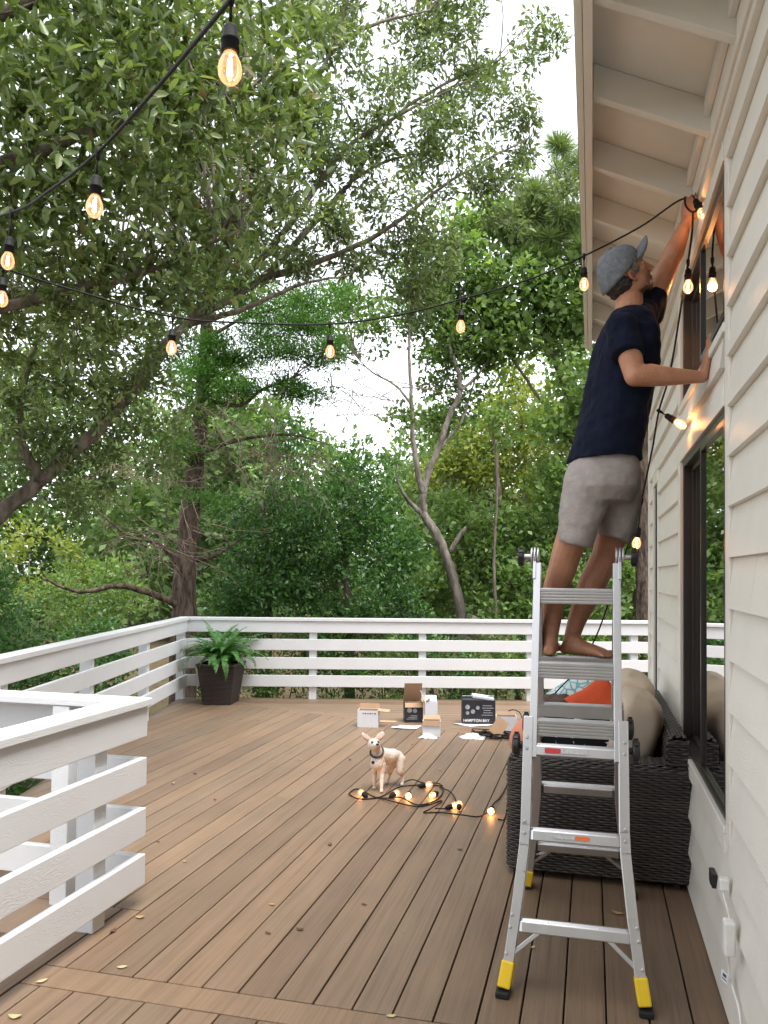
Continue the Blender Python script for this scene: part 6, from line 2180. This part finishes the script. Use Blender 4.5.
# bright broad-leaved trees on the right
BR = 'bright green trees right of the crooked tree'
tree('broadleaf_tree', 'bright green broad-leaved tree filling the space left of the eave', at_ground((0.136, 14.033, -0.544)),
     ([at_ground((0.136, 14.033, -0.544)), (0.099, 13.961, 1.788), (-0.034, 13.882, 3.453), (-0.436, 13.644, 4.592), (-0.759, 13.535, 5.582)], 0.13, 0.04),
     [([(-0.034, 13.882, 3.453), (-0.547, 13.631, 4.013), (-1.158, 13.450, 4.917), (-1.640, 13.309, 5.574)], 0.05, 0.012), ([(-0.001, 13.895, 3.286), (0.205, 13.813, 4.433), (0.123, 13.761, 5.590)], 0.06, 0.015)],
     [((-1.232, 13.291, 6.286), 0.72, 24), ((-0.354, 13.421, 6.013), 0.65, 22), ((-1.948, 13.101, 6.525), 0.55, 14), ((-0.668, 13.355, 5.440), 0.65, 20), ((-1.628, 13.209, 5.544), 0.55, 14), ((-0.035, 13.332, 4.665), 0.6, 18), ((-1.090, 13.512, 7.109), 0.45, 11), ((-0.525, 13.654, 7.197), 0.40, 9), ((-2.442, 13.090, 6.063), 0.45, 8), ((0.442, 13.829, 6.089), 0.8, 16), ((-1.575, 13.376, 7.521), 0.42, 9), ((-2.059, 13.261, 7.183), 0.42, 9), ((-2.201, 13.167, 5.486), 0.45, 9), ((-0.429, 13.454, 4.058), 0.55, 12)],
     'maple_leaf', 'oak_bark', 'tree', BR, seed=51, leaf=0.125, ratio=0.75, per=64, clump_r=0.30, pts=4, up=0.0)
tree('broadleaf_tree', 'leafy mid-green tree behind the back railing, left of the ladder top', at_ground((-1.130, 13.398, -0.510)),
     ([at_ground((-1.130, 13.398, -0.510)), (-1.260, 13.320, 1.118), (-1.452, 13.227, 2.745), (-1.533, 13.180, 3.722)], 0.07, 0.025), [],
     [((-1.982, 13.530, 1.771), 0.6, 18), ((-1.109, 13.036, 1.606), 0.7, 24), ((-1.542, 13.320, 2.262), 0.5, 14), ((-0.746, 13.526, 2.187), 0.5, 14), ((-2.451, 13.320, 1.265), 0.5, 12), ((-1.090, 12.851, 0.978), 0.7, 20), ((-2.260, 13.647, 2.454), 0.45, 9)],
     'mid_leaf', 'oak_bark', 'tree', BR, seed=52, leaf=0.11, ratio=0.6, per=82, clump_r=0.28, pts=4)
tree('broadleaf_tree', 'leafy tree behind the legs of the man, beside the pine trunk', at_ground((-0.103, 13.454, -0.470)),
     ([at_ground((-0.103, 13.454, -0.470)), (-0.106, 13.410, 1.134), (-0.187, 13.345, 2.738)], 0.06, 0.025), [],
     [((-0.029, 13.205, 1.773), 0.7, 22), ((-0.348, 13.506, 2.918), 0.6, 16), ((0.368, 13.900, 2.781), 0.6, 14), ((-0.027, 13.025, 0.836), 0.7, 18), ((0.794, 14.449, 1.800), 0.7, 12)],
     'mid_leaf', 'oak_bark', 'tree', BR, seed=53, leaf=0.11, ratio=0.6, per=82, clump_r=0.28, pts=4)
tree('broadleaf_tree', 'yellow-green tree glowing in the gap between the man and the crooked tree', at_ground((-1.550, 21.336, -0.152)),
     ([at_ground((-1.550, 21.336, -0.152)), (-1.607, 21.223, 3.476), (-1.812, 21.114, 5.547)], 0.14, 0.04), [],
     [((-1.769, 20.608, 5.578), 0.95, 20), ((-2.788, 20.679, 4.730), 0.9, 18), ((-0.800, 21.176, 5.261), 0.9, 18), ((-1.741, 20.344, 4.147), 1.1, 24), ((-3.567, 20.706, 3.977), 0.8, 14), ((-0.052, 21.601, 4.267), 0.9, 14), ((-2.066, 21.018, 6.711), 0.5, 8)],
     'yellow_leaf', 'grey_bark', 'tree', BR, seed=54, leaf=0.15, ratio=0.6, per=78, clump_r=0.42, pts=4)

# pines
tree('pine_tree', 'pine with long pale needle tufts rising against the sky beside the eave', at_ground((0.779, 14.171, 0.461)),
     ([at_ground((0.779, 14.171, 0.461)), (0.773, 14.084, 3.627), (0.638, 13.959, 6.958), (0.568, 13.874, 9.456)], 0.14, 0.06),
     [([(0.638, 13.964, 6.791), (-0.040, 13.579, 6.953), (-0.672, 13.301, 7.395), (-1.020, 13.203, 7.718)], 0.04, 0.012), ([(0.620, 13.932, 7.790), (0.038, 13.574, 7.856), (-0.358, 13.360, 8.213)], 0.035, 0.012), ([(0.639, 13.982, 6.125), (-0.039, 13.595, 6.379), (-0.749, 13.302, 6.629)], 0.035, 0.012)],
     [((-0.966, 12.911, 7.577), 0.26, 9), ((-0.626, 13.007, 7.262), 0.30, 10), ((-0.272, 13.081, 7.902), 0.34, 10), ((-0.271, 13.102, 7.106), 0.32, 10), ((-0.733, 12.992, 6.783), 0.30, 8), ((-0.038, 13.175, 6.630), 0.35, 8), ((-1.206, 12.960, 7.301), 0.2, 5), ((-0.508, 13.111, 8.350), 0.2, 4)],
     'pine_needle', 'pine_bark', seed=61, leaf=0.26, ratio=0.045, per=190, clump_r=0.10, pts=4, style='needles')
tree('pine_tree', 'straight pine trunk with rough bark standing beside the far house corner', at_ground((0.766, 12.640, -0.309)),
     ([at_ground((0.766, 12.640, -0.309)), (0.764, 12.607, 0.876), (0.775, 12.562, 2.653), (0.814, 12.524, 4.430), (0.854, 12.482, 6.356), (0.891, 12.416, 9.170)], 0.16, 0.11),
     [([(0.801, 12.537, 3.838), (0.466, 12.332, 4.403), (0.110, 12.233, 4.694)], 0.03, 0.01)],
     [((1.034, 12.444, 9.468), 0.9, 10), ((1.564, 12.803, 8.852), 0.9, 8)],
     'pine_needle', 'pine_bark', seed=62, leaf=0.30, ratio=0.035, per=150, clump_r=0.12, pts=4, style='needles')
tree('slim_tree', 'slim dark stem standing between the crooked tree and the ladder', at_ground((-1.418, 12.494, -0.390)),
     ([at_ground((-1.418, 12.494, -0.390)), (-1.420, 12.461, 0.834), (-1.451, 12.428, 1.752), (-1.421, 12.505, 2.989), (-1.497, 12.461, 3.913)], 0.038, 0.015), [],
     [((-1.452, 12.476, 3.760), 0.35, 5)], 'mid_leaf', 'oak_bark', seed=63, leaf=0.10, ratio=0.55, per=60, clump_r=0.24, pts=4)

# undergrowth on the left and shrubs against the railings: every shrub on its own
UL = 'undergrowth beyond the left railing'


def shrub(label, c, r, mat, n, per, group, seed, leaf=0.075, ratio=0.45):
    c = Vector(c) - UX * (0.75 if group == UL else 0.0) + VX * (0.15 if group != UL else 0.0)
    b = (c.x, c.y, GZ)
    stems = [([b, (c.x + math.cos(a) * r * .3, c.y + math.sin(a) * r * .3, (GZ + c.z) / 2), (c.x + math.cos(a) * r * .6, c.y + math.sin(a) * r * .6, c.z + r * .3)], 0.018, 0.006) for a in (0.3, 2.2, 4.4)]
    h = max(r, (c.z - GZ) * 0.62)
    tree('shrub', label, b, stems[0], stems[1:], [(tuple(c), (r, r, r * 0.85), n), ((c.x, c.y, GZ + 0.45), (r, r, 0.5), max(4, n // 2))], mat, 'oak_bark', 'shrub', group, seed=seed, leaf=leaf, ratio=ratio, per=per, clump_r=0.27, pts=4, twigs=False)

shrub('dark leafy bush at the left edge of the view, beyond the left railing', (-5.288, 6.495, 1.388), 0.65, 'dark_leaf_tree', 30, 95, UL, 71)
shrub('tall dark bush under the oak limb at the far left', (-6.001, 6.914, 2.033), 0.75, 'dark_leaf_tree', 26, 95, UL, 72)
shrub('dark bush with small leaves just left of the light green one', (-5.723, 7.839, 1.036), 0.55, 'dark_leaf_tree', 24, 90, UL, 73)
shrub('light green bush beyond the left railing under the cedar branch', (-6.913, 10.634, 0.955), 0.75, 'mid_leaf', 26, 90, UL, 74)
shrub('pale green bush left of the cedar trunk', (-6.790, 11.695, 1.074), 0.7, 'maple_leaf', 20, 80, UL, 75, 0.09, 0.5)
shrub('yellowish bush glimpsed far behind the low cedar branch', (-8.035, 11.363, 1.544), 0.9, 'yellow_leaf', 14, 80, UL, 76, 0.1, 0.5)
shrub('dark bush close behind the middle of the left railing', (-4.870, 7.244, 0.576), 0.45, 'dark_leaf_tree', 20, 90, UL, 77)
shrub('dark bush close behind the near part of the left railing', (-4.238, 5.338, 0.686), 0.42, 'dark_leaf_tree', 22, 90, UL, 78, 0.065)
shrub('low bush behind the left railing next to the corner', (-5.483, 9.465, 0.447), 0.5, 'dark_leaf_tree', 20, 90, UL, 79)
BL = 'shrubs behind the back railing'
for i, (p, r_, m_, lab) in enumerate((((-5.405, 11.043, 0.154), 0.55, 'dark_leaf_tree', 'dark shrub behind the fern planter'), ((-4.430, 10.983, 0.152), 0.55, 'mid_leaf', 'fresh green shrub behind the railing right of the fern'),
        ((-3.560, 11.103, 0.171), 0.55, 'dark_leaf_tree', 'dark green shrub behind the left back post of the railing'), ((-2.773, 11.200, 0.232), 0.5, 'mid_leaf', 'shrub behind the back railing above the low white carton'),
        ((-2.086, 11.377, 0.196), 0.5, 'dark_leaf_tree', 'shrub behind the back railing above the tall brown flap'), ((-1.329, 11.570, 0.245), 0.5, 'mid_leaf', 'shrub behind the back railing above the large black box'),
        ((-0.509, 11.882, 0.313), 0.55, 'dark_leaf_tree', 'shrub behind the back railing between the ladder rails'), ((0.258, 12.284, 0.372), 0.55, 'mid_leaf', 'shrub behind the back railing left of the pine trunk'), ((1.078, 13.012, 0.331), 0.6, 'dark_leaf_tree', 'shrub behind the house corner beside the pine trunk'))):
    shrub(lab, p, r_, m_, 24, 88, BL, 80 + i, 0.075)

# the wood far behind reads as one mass
def far_woods():
    blobs = []
    r_ = random.Random(8)
    for i in range(74):
        px = -26 + i * 0.72
        X = px + r_.uniform(-1, 1)
        Y = 27 + r_.uniform(0, 14) - 0.10 * abs(px + 4)
        top = r_.uniform(5.5, 10.0)
        gap = -9.6 < X * 30 / Y < -7.6
        if gap:
            top = r_.uniform(2.2, 3.4)
        for z in np.arange(0.2, top, 1.6):
            blobs.append(((X, Y, z), (1.8, 1.8, 1.1), 9))
    me, _ = crown_mesh('far_woods', blobs, 'far_leaf', (0, 0, 0), leaf=0.34, ratio=0.6, per=46, clump_r=0.8, pts=4)
    o = bpy.data.objects.new('far_woods', me)
    COL.objects.link(o)
    tag(o, 'hazy mass of distant woodland far behind the railing and the garden trees', 'woodland', kind='stuff')


far_woods()
